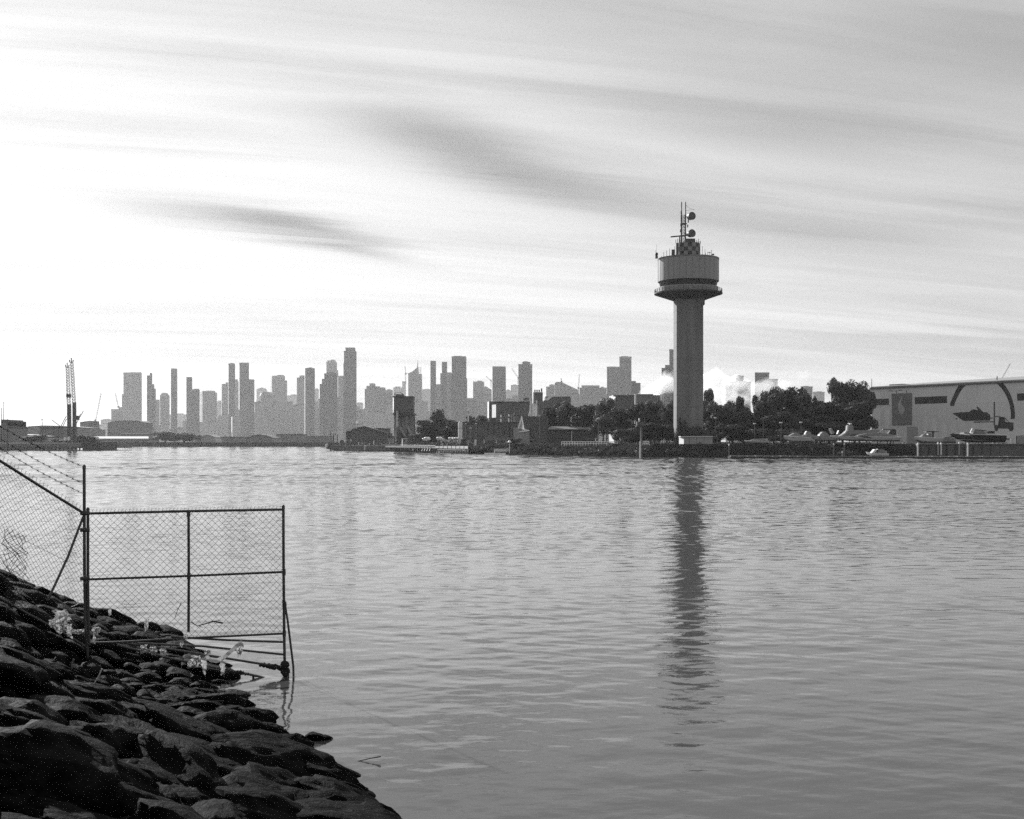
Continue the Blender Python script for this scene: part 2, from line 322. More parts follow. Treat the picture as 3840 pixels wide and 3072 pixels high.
towers = [
 ('squat pale block at the foot of the leftmost big slab tower', 3300, [(378, 419, 1575), (368, 381, 1592)], 2, 0),
 ('stepped mid-rise climbing towards the leftmost big slab tower', 3500, [(417, 446, 1536), (446, 461, 1527)], 0, 0),
 ('wide flat-topped slab tower, leftmost of the tall city buildings', 3700, [(463, 530, 1398), (457, 465, 1478)], 0, 0),
 ('slim tower with a raised fin on its top, next right of the wide slab', 3900, [(551, 569, 1408), (562, 569, 1399), (569, 577, 1441), (576, 583, 1458)], 1, 0),
 ('short narrow block right of the finned slim tower', 3800, [(583, 597, 1499)], 0, 2),
 ('mid-height tower with a stepped rounded crown beside a needle tower', 3650, [(600, 634, 1483), (604, 630, 1477), (608, 624, 1473)], 0, 0),
 ('needle-thin dark tower with a flat top in the left half of the skyline', 4050, [(641, 663, 1382)], 1, 0),
 ('low wide block behind the needle tower foot', 3950, [(631, 702, 1555)], 2, 0),
 ('tower with a tall left half and lower right half', 3850, [(699, 719, 1414), (719, 747, 1462)], 1, 0),
 ('broad mid-rise block with a sun-bright left side', 3700, [(760, 806, 1467), (804, 812, 1472)], 0, 9),
 ('low filler block right of the broad bright-sided mid-rise', 3900, [(811, 833, 1506)], 2, 0),
 ('narrow shoulder tower left of the twin flat-topped towers', 3800, [(832, 847, 1440), (846, 854, 1434)], 0, 1),
 ('left one of the twin tall flat-topped towers', 4100, [(857, 880, 1365)], 1, 0),
 ('slender low block wedged between the twin flat-topped towers', 3950, [(881, 890, 1423), (884, 893, 1430)], 0, 0),
 ('right one of the twin tall towers with a lower right shoulder', 4000, [(898, 932, 1362), (931, 952, 1423)], 1, 0),
 ('domed low tower left of the tapering tower', 3900, [(962, 1000, 1461), (968, 996, 1457)], 2, 0),
 ('trapezoid tower narrowing upwards with a bright left flank', 3850, [(1020, 1067, 1410), (1067, 1075, 1427)], 0, 6),
 ('low flat block between the tapering tower and a paired tower', 3900, [(1076, 1113, 1484)], 2, 0),
 ('left half of a paired tower with two roof levels', 3750, [(1123, 1143, 1410), (1113, 1124, 1416)], 0, 0),
 ('right half of the paired tower, taller with a small peak', 3850, [(1145, 1179, 1382), (1158, 1170, 1378)], 1, 2),
 ('short block left of the stepped pyramid tower', 3800, [(1179, 1194, 1460)], 2, 0),
 ('tall round-shouldered tower left of the tallest skyscraper', 4000, [(1224, 1262, 1358), (1228, 1258, 1353), (1260, 1267, 1388)], 0, 0),
 ('stepped pyramid tower in front of the round-shouldered tower', 3600, [(1216, 1264, 1402), (1207, 1220, 1421), (1199, 1208, 1440), (1226, 1254, 1398)], 1, 0),
 ('flat block wedged against the tallest skyscraper', 3750, [(1268, 1288, 1411)], 0, 1),
 ('tallest skyscraper of the skyline with a notched crown', 3800, [(1290, 1335, 1318), (1288, 1300, 1360), (1296, 1331, 1305)], 1, 0),
 ('low block right of the tallest skyscraper foot', 3900, [(1335, 1360, 1512)], 2, 0),
 ('broad ziggurat block with steps both sides right of the tallest skyscraper', 3500, [(1386, 1406, 1439), (1374, 1386, 1447), (1368, 1375, 1458), (1405, 1424, 1449), (1423, 1444, 1455), (1443, 1472, 1464)], 0, 0),
 ('blocky tower stepping up to the spired tower', 3600, [(1475, 1510, 1454), (1508, 1521, 1430)], 2, 0),
 ('flat infill block right of the spired tower', 3700, [(1580, 1616, 1461)], 2, 0),
 ('left one of two thin chimney-like towers', 3900, [(1614, 1633, 1353)], 1, 0),
 ('right one of two thin chimney-like towers', 3950, [(1657, 1675, 1357)], 1, 0),
 ('square-shouldered block with a bright left edge under the two thin towers', 3300, [(1632, 1652, 1441), (1651, 1702, 1401), (1701, 1728, 1440)], 0, 6),
 ('tall flaring tower right of the two thin towers', 3800, [(1694, 1747, 1338), (1692, 1750, 1420)], 1, 0),
 ('wide podium block at the foot of the flaring tower', 3200, [(1727, 1786, 1495)], 0, 0),
 ('short square tower right of the flaring tower', 3700, [(1774, 1814, 1432)], 0, 0),
 ('plain rectangular tower standing alone left of the chamfered tower', 3800, [(1847, 1895, 1376)], 1, 2),
 ('low stepped block between the plain rectangular and chamfered towers', 3700, [(1895, 1918, 1465), (1916, 1946, 1445)], 2, 0),
 ('rectangular tower with a chamfered crown above the white stacks', 3750, [(1944, 1996, 1367), (1959, 1988, 1359)], 1, 0),
 ('low block left of the wedge-roofed building', 3500, [(2048, 2062, 1450), (2060, 2080, 1444)], 0, 0),
 ('wide low building with a stepped flat top right of the wedge roof', 3300, [(2181, 2248, 1447), (2173, 2184, 1454), (2246, 2275, 1455)], 0, 0),
 ('big two-level block, taller right part, left of the control tower', 3000, [(2276, 2325, 1377), (2323, 2368, 1339)], 0, 0),
 ('low stepped annex right of the big two-level block', 3100, [(2368, 2385, 1429), (2384, 2402, 1436)], 1, 0),
 ('stair-stepped tall tower half hidden behind the control tower shaft', 3000, [(2510, 2575, 1312), (2494, 2511, 1369), (2481, 2495, 1380)], 1, 0),
 ('smoke-veiled narrow block, first right of the control tower', 3000, [(2721, 2738, 1447)], 2, 0),
 ('smoke-veiled stepped block with a small raised top', 3000, [(2738, 2815, 1434), (2760, 2788, 1411)], 0, 0),
 ('dark squared tower rising from the smoke right of the control tower', 2950, [(2831, 2884, 1399), (2883, 2916, 1423)], 1, 0),
 ('grey square block between the tall trees on the right', 2900, [(3003, 3047, 1451)], 0, 0),
 ('small low block half hidden by the tall trees on the right', 2900, [(3049, 3092, 1471)], 2, 0),
 ('long low rank of offices filling the skyline foot at far left', 3100, [(560, 700, 1572)], 2, 0),
 ('low rank of offices at the skyline foot under the twin towers', 3150, [(742, 905, 1545), (905, 960, 1528)], 2, 0),
 ('low rank of offices at the skyline foot under the tapering tower', 3050, [(955, 1100, 1500), (1098, 1200, 1512)], 2, 0),
 ('low rank of offices at the skyline foot under the tallest skyscraper', 3000, [(1195, 1290, 1478), (1288, 1370, 1530)], 2, 0),
 ('low rank of offices behind the ziggurat and the spired tower', 3100, [(1365, 1480, 1520), (1478, 1640, 1505)], 2, 0),
 ('low rank of offices behind the dark flat factory', 3000, [(1780, 1900, 1475), (1898, 2060, 1482)], 2, 0),
 ('low rank of offices behind the riverside trees left of the control tower', 2900, [(2055, 2280, 1475)], 2, 0),
]
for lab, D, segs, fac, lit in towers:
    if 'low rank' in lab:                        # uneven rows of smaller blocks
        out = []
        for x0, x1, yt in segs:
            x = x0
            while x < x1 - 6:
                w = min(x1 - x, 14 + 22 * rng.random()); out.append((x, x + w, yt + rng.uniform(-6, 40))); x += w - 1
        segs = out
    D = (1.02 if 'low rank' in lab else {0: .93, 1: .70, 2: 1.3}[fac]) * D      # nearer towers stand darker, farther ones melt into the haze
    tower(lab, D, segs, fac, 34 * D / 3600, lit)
# narrow edge walls low down in the city, coloured pale as sunlit
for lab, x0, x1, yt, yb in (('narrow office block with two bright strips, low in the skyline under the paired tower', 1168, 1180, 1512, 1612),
                            ('low block with a sun-bright side under the left twin tower', 872, 900, 1562, 1622)):
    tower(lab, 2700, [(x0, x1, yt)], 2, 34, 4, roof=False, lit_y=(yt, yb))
# curved tower, its sunlit edge laid on as pale strips
def curved_tower():
    D = 3300; t = Thing('high_rise', 'bulging tower with curved bright left edge, left of the tapering tower', 'skyscraper', (X(1000, D), D, LANDZ), 'skyscrapers of the far city skyline')
    left = [(984, 1660), (986, 1600), (985, 1560), (981, 1520), (977, 1485), (982, 1474), (990, 1469)]
    out = [P(a, b, D) for a, b in left] + [P(1008, 1470, D), P(1017, 1482, D), P(1017, 1660, D)]
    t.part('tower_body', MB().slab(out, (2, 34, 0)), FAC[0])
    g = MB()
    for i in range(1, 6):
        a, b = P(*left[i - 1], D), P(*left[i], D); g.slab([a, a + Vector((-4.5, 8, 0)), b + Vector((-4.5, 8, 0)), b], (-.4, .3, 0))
    t.part('sunlit_side', g, PALE)
curved_tower()
def spire_tower():
    D = 3600; t = Thing('high_rise', 'spired tower with slanting roof and bright left wall', 'skyscraper', (X(1552, D), D, LANDZ), 'skyscrapers of the far city skyline')
    b = t.part('tower_body', MB().slab([P(1531, 1660, D), P(1531, 1400, D), P(1545, 1394, D), P(1566, 1377, D), P(1568, 1402, D), P(1580, 1402, D), P(1580, 1660, D)], (0, 34, 0)), FAC[1])
    t.part('sunlit_side', MB().prism([(X(1531, D) - .4, D + .5), (X(1531, D), D), (X(1523, D + 40), D + 40), (X(1523, D + 40) - .4, D + 40)], Z(1484, D), Z(1397, D)), PALE)  # sunlit left wall given as a pale colour
    t.part('spire', MB().cyl(P(1566, 1380, D + 4), P(1566.5, 1350, D + 4), 1.6, .3, 6), steel_d)
    for k in range(4):
        t.part('roof_frame', MB().box(X(1568, D), X(1579, D), D + 2, D + 5, Z(1380 + k * 6, D), Z(1378 + k * 6, D)), PALE)
    t.part('frame_post', MB().box(X(1577.5, D), X(1579, D), D + 2.2, D + 4.8, Z(1402, D), Z(1377, D)), steel_d)
spire_tower()
def wedge():
    D = 3300; t = Thing('wedge_roof_building', 'wedge-shaped roof falling to the right, low in the skyline', 'building', (X(2126, D), D, LANDZ))
    t.part('wall', MB().slab([P(2081, 1660, D), P(2081, 1436, D), P(2088, 1432, D), P(2101, 1433, D), P(2171, 1466, D), P(2171, 1660, D)], (0, 30, 0)), FAC[0])
    t.part('roof_edge', MB().slab([P(2101, 1433, D - .5), P(2101, 1430.5, D - .5), P(2172, 1464, D - .5), P(2172, 1466.5, D - .5)], (0, 31, 0)), FAC[2])
    D = 3500; t = Thing('gabled_block', 'low block with a peaked roof under the plain rectangular tower', 'building', (X(1820, D), D, LANDZ))
    t.part('wall', MB().slab([P(1794, 1660, D), P(1794, 1466, D), P(1822, 1451, D), P(1846, 1466, D), P(1846, 1660, D)], (0, 30, 0)), FAC[2])
    t.part('roof_edge', MB().slab([P(1793, 1467, D - .5), P(1793, 1464, D - .5), P(1822, 1449, D - .5), P(1847, 1464, D - .5), P(1847, 1467, D - .5), P(1822, 1452, D - .5)], (0, 31, 0)), FAC[0])
wedge()
# tower cranes over the city
def crane(label, D, foot, top, jib_tip, tail):
    t = Thing('tower_crane', label, 'crane', P(*foot, D), 'tower cranes over the city')
    def lat(a, b, w, n):
        g = MB(); a, b = Vector(a), Vector(b); d = (b - a); s = d.cross(Vector((0, 1, 0))).normalized() * w
        if s.length < .01: s = Vector((w, 0, 0))
        rr = .45 * D / 3300; g.cyl(a + s, b + s, rr, n=4); g.cyl(a - s, b - s, rr, n=4)
        for i in range(n): p, q = a + d * i / n, a + d * (i + 1) / n; g.cyl(p + s, q - s, rr * .6, n=4)
        return g
    t.part('mast', lat(P(*foot, D), P(*top, D), 1.2 * D / 3300, 10), steel_d)
    t.part('jib', lat(P(*top, D), P(*jib_tip, D), D / 3300, 12), steel_d)
    t.part('counter_jib', lat(P(*top, D), P(*tail, D), D / 3300, 3), steel_d)
    t.part('cab', MB().box(X(top[0], D) - 2, X(top[0], D) + 2, D - 3, D - 1, Z(top[1], D) - 3, Z(top[1], D) + 2), steel_d)
for a in (('luffing tower crane left of the big slab tower, jib pointing up right', 2900, (359, 1620), (359, 1577), (379, 1475), (351, 1576)),
          ('thin tower crane leaning left above the stepped mid-rise', 3500, (446, 1545), (444, 1525), (432, 1475), (449, 1524)),
          ('small tower crane left of the plain rectangular tower', 3600, (1842, 1455), (1842, 1428), (1822, 1411), (1846, 1427)),
          ('tower crane leaning against the chamfered tower', 3700, (1943, 1440), (1943, 1417), (1920, 1383), (1947, 1415)),
          ('short tower crane on the wedge-shaped roof', 3300, (2107, 1440), (2106, 1432), (2104, 1419), (2109, 1432)),
          ('upright tower crane between wedge roof and stepped building', 3250, (2168, 1475), (2169, 1455), (2173, 1404), (2165, 1455)),
          ('lattice crane jib beside the spired tower', 3550, (1521, 1440), (1521, 1402), (1519, 1374), (1530, 1398)),
          ('crane jib slanting up behind the boat shed roof', 700, (3745, 1460), (3748, 1436), (3789, 1363), (3739, 1430))):
    crane(*a)

# ------------------------------------------------------------------ opposite bank, left
def hump(name, label, cat, D, pts, m, depth=30, extra=None):
    g = MB().slab([P(a, b, D) for a, b in pts], (0, depth, 0)); x = (pts[0][0] + pts[-1][0]) / 2
    t = Thing(name, label, cat, (X(x, D), D, LANDZ)); t.part('wall', g, m)
    n = len(pts); up = [P(a, b, D - .6) for a, b in pts[1:-1]]
    t.part('roof', MB().slab(up + [p + Vector((0, 0, .5)) for p in reversed(up)], (0, depth + 1.2, 0)), extra or roofd)
    return t
midd = mat('far_shed_wall', .20, .8, .1, .1)
hump('warehouse', 'dark round-topped warehouse in front of the leftmost slab tower', 'warehouse', 1250, [(403, 1660), (403, 1588), (430, 1581), (470, 1579), (520, 1580), (540, 1586), (540, 1660)], midd)
t = hump('warehouse', 'long low shed with a sun-bright roof on the opposite bank', 'warehouse', 960, [(319, 1668), (319, 1647), (557, 1647), (557, 1668)], midd, 14)
t.part('roof_slope', MB().slab([P(319, 1647, 959.0), P(557, 1647, 959.0), P(557, 1637, 974), P(319, 1637, 974)], (0, .1, -.3)), mat('sunlit_metal_roof', .8, .3, .03, .1, metal=.2))  # sun glare on the roof put in as near-white colour
t = hump('warehouse', 'small grey shed with pale outline above the bright-roofed shed', 'warehouse', 1020, [(449, 1668), (449, 1632), (455, 1627), (575, 1627), (579, 1632), (579, 1668)], midd, 14, white)
hump('warehouse', 'dark arched warehouse on the opposite bank below the tapering tower', 'warehouse', 930, [(918, 1670), (925, 1646), (950, 1635), (975, 1632), (1000, 1635), (1024, 1645), (1032, 1670)], midd)
hump('storage_dome', 'pale flattened storage dome on the opposite bank waterfront', 'dome', 925, [(730, 1672), (736, 1650), (752, 1640), (772, 1633), (790, 1634), (806, 1642), (815, 1672)], mat('pale_dome', .4, .6, .05, .1), 20, grey)
hump('warehouse', 'low wide shed under the twin towers on the opposite bank', 'warehouse', 1000, [(815, 1670), (815, 1640), (920, 1640), (920, 1670)], midd)
hump('warehouse', 'low flat shed right of the dark arched warehouse', 'warehouse', 980, [(1035, 1670), (1035, 1630), (1130, 1630), (1130, 1670)], midd)
hump('warehouse', 'low flat shed just left of the wharf tip on the opposite bank', 'warehouse', 1020, [(1134, 1670), (1134, 1638), (1230, 1638), (1230, 1670)], midd)

# ------------------------------------------------------------------ vegetation
leafm = mat('gum_leaves', .10, .6, .5, .5, spec=.1, trans=.15)
leafd = mat('dark_leaves', .07, .7, .5, .5, spec=.1, trans=.1)
barkm = mat('tree_bark', .16, .9, .3, 2)
def leaf_quads(g, c, r, n, rd, size, flat=.8):
    for _ in range(n):
        while True:
            d = Vector((rd.gauss(0, 1), rd.gauss(0, 1), rd.gauss(0, 1)))
            if d.length > .01: break
        d.normalize(); k = .55 + .5 * rd.random() ** .6
        p = Vector(c) + Vector((d.x * r * k, d.y * r * k, d.z * r * k * flat))
        nrm = (d + Vector((rd.gauss(0, .5), rd.gauss(0, .5), rd.gauss(0, .5) + .2))).normalized()
        a = nrm.cross(Vector((rd.gauss(0, 1), rd.gauss(0, 1), rd.gauss(0, 1)))).normalized(); b = nrm.cross(a)
        s = size * (.6 + .8 * rd.random()); a *= s; b *= s * .7
        o = len(g.v); g.v += [tuple(p - a), tuple(p + b), tuple(p + a), tuple(p - b)]; g.f.append((o, o + 1, o + 2, o + 3))
def crown_mesh(kind, seed):
    rd = random.Random(seed); g = MB(); tr = MB(); tr.tube([(0, 0, -.05), (.01, 0, .25), (.02 * rd.random(), .01, .55)], .032, 7, .016)
    if kind == 'conifer':
        for i in range(24):
            z = .06 + .9 * i / 23; r = .42 * (1 - z) + .03
            for j in range(max(3, int(9 * (1 - z)) + 2)):
                t = rd.random() * 6.28; leaf_quads(g, (math.cos(t) * r * .6, math.sin(t) * r * .6, z), .45 * r + .03, 24, rd, .022)
    else:
        nc = {'gum': 20, 'round': 22, 'column': 16, 'bush': 14}[kind]; cl = []
        for i in range(nc):
            t = rd.random() * 6.283; u = rd.random() ** .5
            if kind == 'gum': z = .36 + .55 * rd.random(); w = .36 * (1 - .45 * abs(z - .6) / .4); r = .09 + .09 * rd.random()
            elif kind == 'round': z = .22 + .62 * rd.random(); w = .36 * math.sqrt(max(.1, 1 - ((z - .5) / .55) ** 2)); r = .12 + .07 * rd.random()
            elif kind == 'column': z = .12 + .76 * rd.random(); w = .26 * math.sqrt(max(.1, 1 - ((z - .45) / .6) ** 2)); r = .13 + .05 * rd.random()
            else: z = .15 + .5 * rd.random(); w = .36 * (1 - .5 * z); r = .14 + .08 * rd.random()
            c = (math.cos(t) * w * u, math.sin(t) * w * u, z); cl.append((c, r))
        cl.append(((0, 0, .86 if kind != 'bush' else .62), .13)); cl.append(((.08, 0, .7 if kind != 'bush' else .5), .15))
        for c, r in cl:
            leaf_quads(g, c, r, int(260 * (r / .13) ** 1.6), rd, .021)
            tr.tube([(0, 0, .18 + .2 * rd.random() * (kind == 'gum')), (c[0] * .5, c[1] * .5, c[2] * .7), c], .012, 5, .004)
    cm = g.mesh('crown', leafm if kind in ('gum', 'bush') else leafd); tm = tr.mesh('trunk', barkm)
    return cm, tm
CROWNS = {k: [crown_mesh(k, 100 * i + len(k)) for i in range(n)] for k, n in (('gum', 4), ('round', 4), ('column', 2), ('conifer', 1), ('bush', 3))}
NTREE = [0]
def tree(label, px, ytop, wpx, D, kind='gum', ybase=None, group='trees along the far shore', name='tree', cat='tree'):
    NTREE[0] += 1; zb = LANDZ if ybase is None else Z(ybase, D); h = Z(ytop, D) - zb; w = W(wpx, D)
    cm, tm = CROWNS[kind][NTREE[0] % len(CROWNS[kind])]
    t = Thing(name, label, cat, (X(px, D), D, zb), group)
    t.o.scale = (w * 1.42, w * 1.42, h * 1.02); t.o.rotation_euler = (0, 0, NTREE[0] * 2.4)
    t.part('crown', cm, None); t.part('trunk', tm, None)
    return t
T = tree
# left of the control tower
T('lollipop-topped tree rising above the foliage right of the silo plant', 1642, 1538, 58, 400)
T('dense dark tree behind the jetty, right of the silo plant', 1602, 1572, 70, 402, 'round')
T('dark bushy tree behind the jetty just left of the pale round silo', 1690, 1572, 90, 415, 'round')
T('small round tree behind the flat dark factory roof', 1812, 1556, 46, 440, 'round')
T('tree poking up behind the factory roof left of the white-ended block', 1765, 1560, 40, 440)
T('tree left of the white-walled factory wing above the gabled hall', 2090, 1508, 80, 350, 'round')
T('tree with a lumpy top behind the long low wing of the gabled hall', 2130, 1512, 80, 345)
T('wide tree in the middle behind the long low wing', 2190, 1515, 90, 342, 'round')
T('tree behind the right end of the long low wing', 2240, 1512, 80, 340)
T('tall thin-stemmed gum at the end of the long low wing', 2275, 1500, 80, 318)
T('gum with a pale bare trunk left of the channel marker', 2262, 1560, 90, 300)
T('broad tree left of the channel marker in the back row', 2330, 1530, 80, 310, 'round')
T('broad dark tree directly behind the channel marker', 2400, 1508, 90, 308, 'round')
T('dark tree right behind the channel marker lantern', 2455, 1508, 90, 306, 'gum')
T('tree touching the left edge of the control tower shaft', 2510, 1512, 66, 300, 'round')
T('tall sparse gum partly hidden by the left of the tower shaft', 2530, 1462, 46, 318)
T('low tree in front of the tower trees left of the white container', 2440, 1585, 110, 292, 'round')
T('low bushy tree right of the channel marker by the railing', 2360, 1590, 100, 290, 'bush')
T('low tree between channel marker and tower conifers', 2500, 1590, 80, 290, 'round')
T('larger pointed conifer at the foot of the tower shaft', 2549, 1564, 40, 281, 'conifer')
T('smaller pointed conifer at the foot of the tower shaft', 2568, 1576, 32, 280.5, 'conifer')
T('leafy shrub tree at the right foot of the tower shaft', 2600, 1578, 60, 280, 'bush')
T('low wide shrub tree right of the tower base behind the container', 2655, 1598, 80, 279, 'bush')
# right of the control tower
T('gum hugging the right edge of the tower shaft', 2648, 1462, 60, 312)
T('dense tree right of the tower shaft, below the gum', 2660, 1502, 70, 306, 'round')
T('tree in the dip right of the tower where the smoke shows', 2695, 1532, 70, 304, 'round')
T('left one of the two small round crowns right of the tower', 2735, 1498, 58, 308, 'round')
T('right one of the two small round crowns right of the tower', 2782, 1490, 48, 309)
T('upright oval tree right of the two small round crowns', 2830, 1480, 54, 306, 'column')
T('dark tree filling below the upright oval tree', 2790, 1535, 110, 298, 'round')
T('left half of the great rounded tree mass', 2900, 1462, 100, 306, 'gum')
T('highest dome of the great rounded tree mass', 2962, 1447, 110, 308, 'round')
T('right flank of the great rounded tree mass', 3005, 1480, 80, 304, 'gum')
T('lower front tree of the great rounded mass', 2940, 1540, 130, 294, 'round')
T('small egg-shaped crown between the two great tree masses', 3056, 1484, 40, 306, 'column')
T('tree filling the saddle between the two great masses', 3040, 1530, 100, 300, 'round')
T('tallest gum on the right with a knob of foliage on top', 3126, 1413, 62, 312, 'column')
T('gum left of the boat shed, middle of the right-hand clump', 3160, 1434, 110, 310, 'gum')
T('gum touching the boat shed wall on its left', 3222, 1444, 100, 309, 'gum')
T('wide low tree in front of the right-hand clump', 3110, 1505, 130, 300, 'round')
T('dense tree in front by the boat shed corner', 3205, 1500, 120, 299, 'round')
T('low shrub tree behind the small yacht', 2850, 1590, 140, 288, 'bush')
T('low shrub tree behind the leftmost cruiser', 2975, 1588, 130, 286, 'bush')
T('shrubby tree left of the small yacht', 2745, 1590, 110, 288, 'round')
T('shrubby low tree behind the flybridge cruiser', 3130, 1580, 130, 290, 'round')
T('broad tree closing the gap right of the tower shaft', 2700, 1520, 110, 300, 'gum')
T('full tree behind the upright oval tree', 2865, 1500, 90, 302, 'round')
T('dense tree filling the dip left of the tallest gum', 3078, 1500, 100, 305, 'round')
T('tree pressed against the shed corner below the gums', 3250, 1475, 90, 306, 'gum')
T('broad low tree between the two great masses', 3060, 1555, 130, 296, 'round')
T('round clipped bush left of the gabled hall', 1925, 1638, 60, 330, 'bush', None, 'trees along the far shore', 'bush', 'bush')
# trees on the opposite bank
T('long dark tree clump right of the bright-roofed shed', 620, 1618, 90, 900, 'round')
T('second dark tree right of the bright-roofed shed', 690, 1622, 100, 905, 'round')
T('dark tree at the foot of the lattice boom crane', 300, 1622, 90, 520, 'bush')
T('low dark tree left of the lattice boom crane', 225, 1640, 80, 522, 'bush')
T('low dark tree right of the lattice boom crane', 345, 1632, 60, 524, 'bush')
T('rounded tree on the far left wharf', 130, 1630, 80, 530, 'round')

# low scrub over the bank face: nobody could count it
def bank_scrub():
    g = MB(); rd = random.Random(5)
    for p in shore_pts:
        if p.x < -60 or p.x > 140: continue
        for _ in range(6):
            d = 1.6 + 6.5 * rd.random(); q = (p.x + rd.uniform(-2, 2), p.y + d, min(LANDZ, .2 + d * .42)); r = .3 + .5 * rd.random()
            leaf_quads(g, q, r, 26, rd, .16, .6)
    struct('bank_scrub', g, leafm, 'stuff', label='low rough scrub and grass over the far bank', cat='scrub')
bank_scrub()
def far_stones():
    g = MB(); rd = random.Random(8); bm = bmesh.new(); bmesh.ops.create_icosphere(bm, subdivisions=1, radius=1)
    V = [v.co.copy() for v in bm.verts]; Fc = [[v.index for v in f.verts] for f in bm.faces]; bm.free()
    for p in shore_pts:
        if p.x < -22 or p.x > 45: continue
        for _ in range(11):
            d = 2.6 * rd.random(); c = Vector((p.x + rd.uniform(-2, 2), p.y + d, .05 + d * .36)); r = .10 + .16 * rd.random() ** 2
            rot = Matrix.Rotation(rd.random() * 6, 3, 'Z') @ Matrix.Rotation(rd.random() * 6, 3, 'X')
            g.add([c + rot @ Vector((v.x * r * 1.3, v.y * r, v.z * r * (.6 + .4 * rd.random()))) for v in V], Fc)
    struct('revetment_stones', g, mat('revetment_stone', .013, .95, .8, 1.5, spec=0), 'stuff', label='tumbled stones along the far waterline below the gabled hall', cat='stones')
far_stones()

# ------------------------------------------------------------------ left wharf with boom cranes
def wharf():
    D = 474; t = Thing('wharf', 'dark solid wharf edge at the far left with a squared end', 'wharf', (X(180, D), D, 0))
    t.part('deck', MB().box(X(-900, D), X(374, D), D, D + 40, .9, 2.9), concrete_d)
    t.part('end_block', MB().box(X(312, D), X(376, D), D - .8, D + 20, -.5, 3.3), dark)
    g = MB()
    for k in range(46): x = X(-300 + k * 15, D); t.part('pile', MB().cyl((x, D - .3, -1), (x, D - .3, 1.6), .3, n=6), dark)
wharf()
def boom_crane():
    D = 505; t = Thing('boom_crane', 'twin lattice boom crane standing on the far left wharf', 'crane', P(267, 1672, D))
    for (xa, xb, yb, ym, yt, lean) in ((252, 264, 1675, 1516, 1377, -4), (272, 283, 1675, 1509, 1359, -8)):
        m = t.part('mast', MB().prism([(X(xa, D), D), (X(xb, D), D), (X(xb, D), D + 1.6), (X(xa, D), D + 1.6)], LANDZ, Z(ym, D), [(X(xa - 1, D), D), (X(xb - 2, D), D), (X(xb - 2, D), D + 1.6), (X(xa - 1, D), D + 1.6)]), steel_d)
        g = MB(); a0, b0 = P(xa - 1, ym, D + .3), P(xb - 2, ym, D + .3); a1, b1 = P(xa - 1 + lean, yt, D + .3), P(xb - 3 + lean, yt, D + .3); off = Vector((0, 1.0, 0))
        for o in (Vector(), off): g.cyl(a0 + o, a1 + o, .1, n=4); g.cyl(b0 + o, b1 + o, .1, n=4)
        for k in range(14):
            f0, f1 = k / 14, (k + 1) / 14
            g.cyl(a0.lerp(a1, f0), b0.lerp(b1, f1), .08, n=4); g.cyl(b0.lerp(b1, f0) + off, a0.lerp(a1, f1) + off, .08, n=4); g.cyl(a0.lerp(a1, f1), b0.lerp(b1, f1), .08, n=4)
        b = t.part('lattice_boom', g, steel_d)
        c = P((xa + xb) / 2 - 2 + lean, yt, D + .5); h = MB(); w = W(7, D)
        h.tube([c + Vector((-w, 0, 1.0)), c + Vector((-w * .8, 0, 0)), c + Vector((w * .8, 0, 0)), c + Vector((w, 0, 1.0))], .24, 4); h.cyl(c, c + Vector((0, 0, 1.8)), .22, n=4)
        t.part('boom_head', h, steel_d, b)
    t.part('machinery', MB().box(X(252, D), X(268, D), D - 1.2, D - .2, Z(1492, D), Z(1478, D)), steel_d)
    g = MB()
    for a, b in (((249, 1560), (228, 1600)), ((228, 1600), (194, 1575)), ((249, 1572), (233, 1605)), ((285, 1590), (313, 1541)), ((284, 1596), (302, 1552))): g.cyl(P(*a, D), P(*b, D), .16, n=4)
    t.part('brace', g, steel_d)
    t.part('counterweight', MB().box(X(282, D), X(292, D), D, D + 2, Z(1575, D), Z(1559, D)), steel_d)
    t.part('cab', MB().box(X(244, D), X(250, D), D - 1.5, D - .2, Z(1652, D), Z(1640, D)), white); t.part('cab', MB().box(X(258, D), X(264, D), D - 1.5, D - .2, Z(1652, D), Z(1638, D)), white)
boom_crane()
def left_yard():
    D = 540
    for lab, pts in (('dark stepped plant building cut by the left frame edge', [(-80, 1690), (-80, 1600), (5, 1600), (5, 1578), (15, 1578), (15, 1583), (27, 1583), (27, 1602), (36, 1605), (36, 1690)]),
                     ('low sloping shed behind the barbed wires at left', [(36, 1690), (36, 1640), (60, 1632), (110, 1636), (160, 1640), (160, 1690)]),
                     ('low grey depot shed left of the boom crane', [(150, 1690), (150, 1606), (235, 1603), (235, 1690)])):
        t = hump('plant_building', lab, 'building', D, pts, midd, 20); D += 25
    hump('warehouse', 'hazy long roof on the skyline at far left', 'warehouse', 1100, [(40, 1668), (70, 1610), (110, 1601), (165, 1598), (240, 1600), (330, 1606), (330, 1668)], midd)
    hump('warehouse', 'hazy square store right of the boom crane', 'warehouse', 1300, [(300, 1668), (300, 1585), (335, 1580), (336, 1608), (360, 1612), (360, 1668)], midd)
    for i, (lab, px, yt, d) in enumerate((('thin mast nearest the left frame edge', 5, 1530, 500), ('thin mast second from the left frame edge', 14, 1508, 505), ('short thick mast beside the stepped plant', 28, 1572, 540),
                            ('lamp mast in the middle of the left wharf', 158, 1570, 500), ('stub mast left of the lamp mast on the wharf', 150, 1596, 503), ('dark post below the lamp mast on the left wharf', 168, 1618, 495), ('slim mast left of the boom crane', 219, 1612, 497))):
        t = Thing('mast', lab, 'mast', (X(px, d), d, LANDZ), 'masts on the left wharf'); t.part('pole', MB().cyl((X(px, d), d, LANDZ), (X(px, d), d, Z(yt, d)), .22, .1, 6), steel_d)
        t.part('crosspiece', MB().box(X(px - 3, d), X(px + 3, d), d - .15, d + .15, Z(yt + 4, d), Z(yt + 3, d)), steel_d)
left_yard()

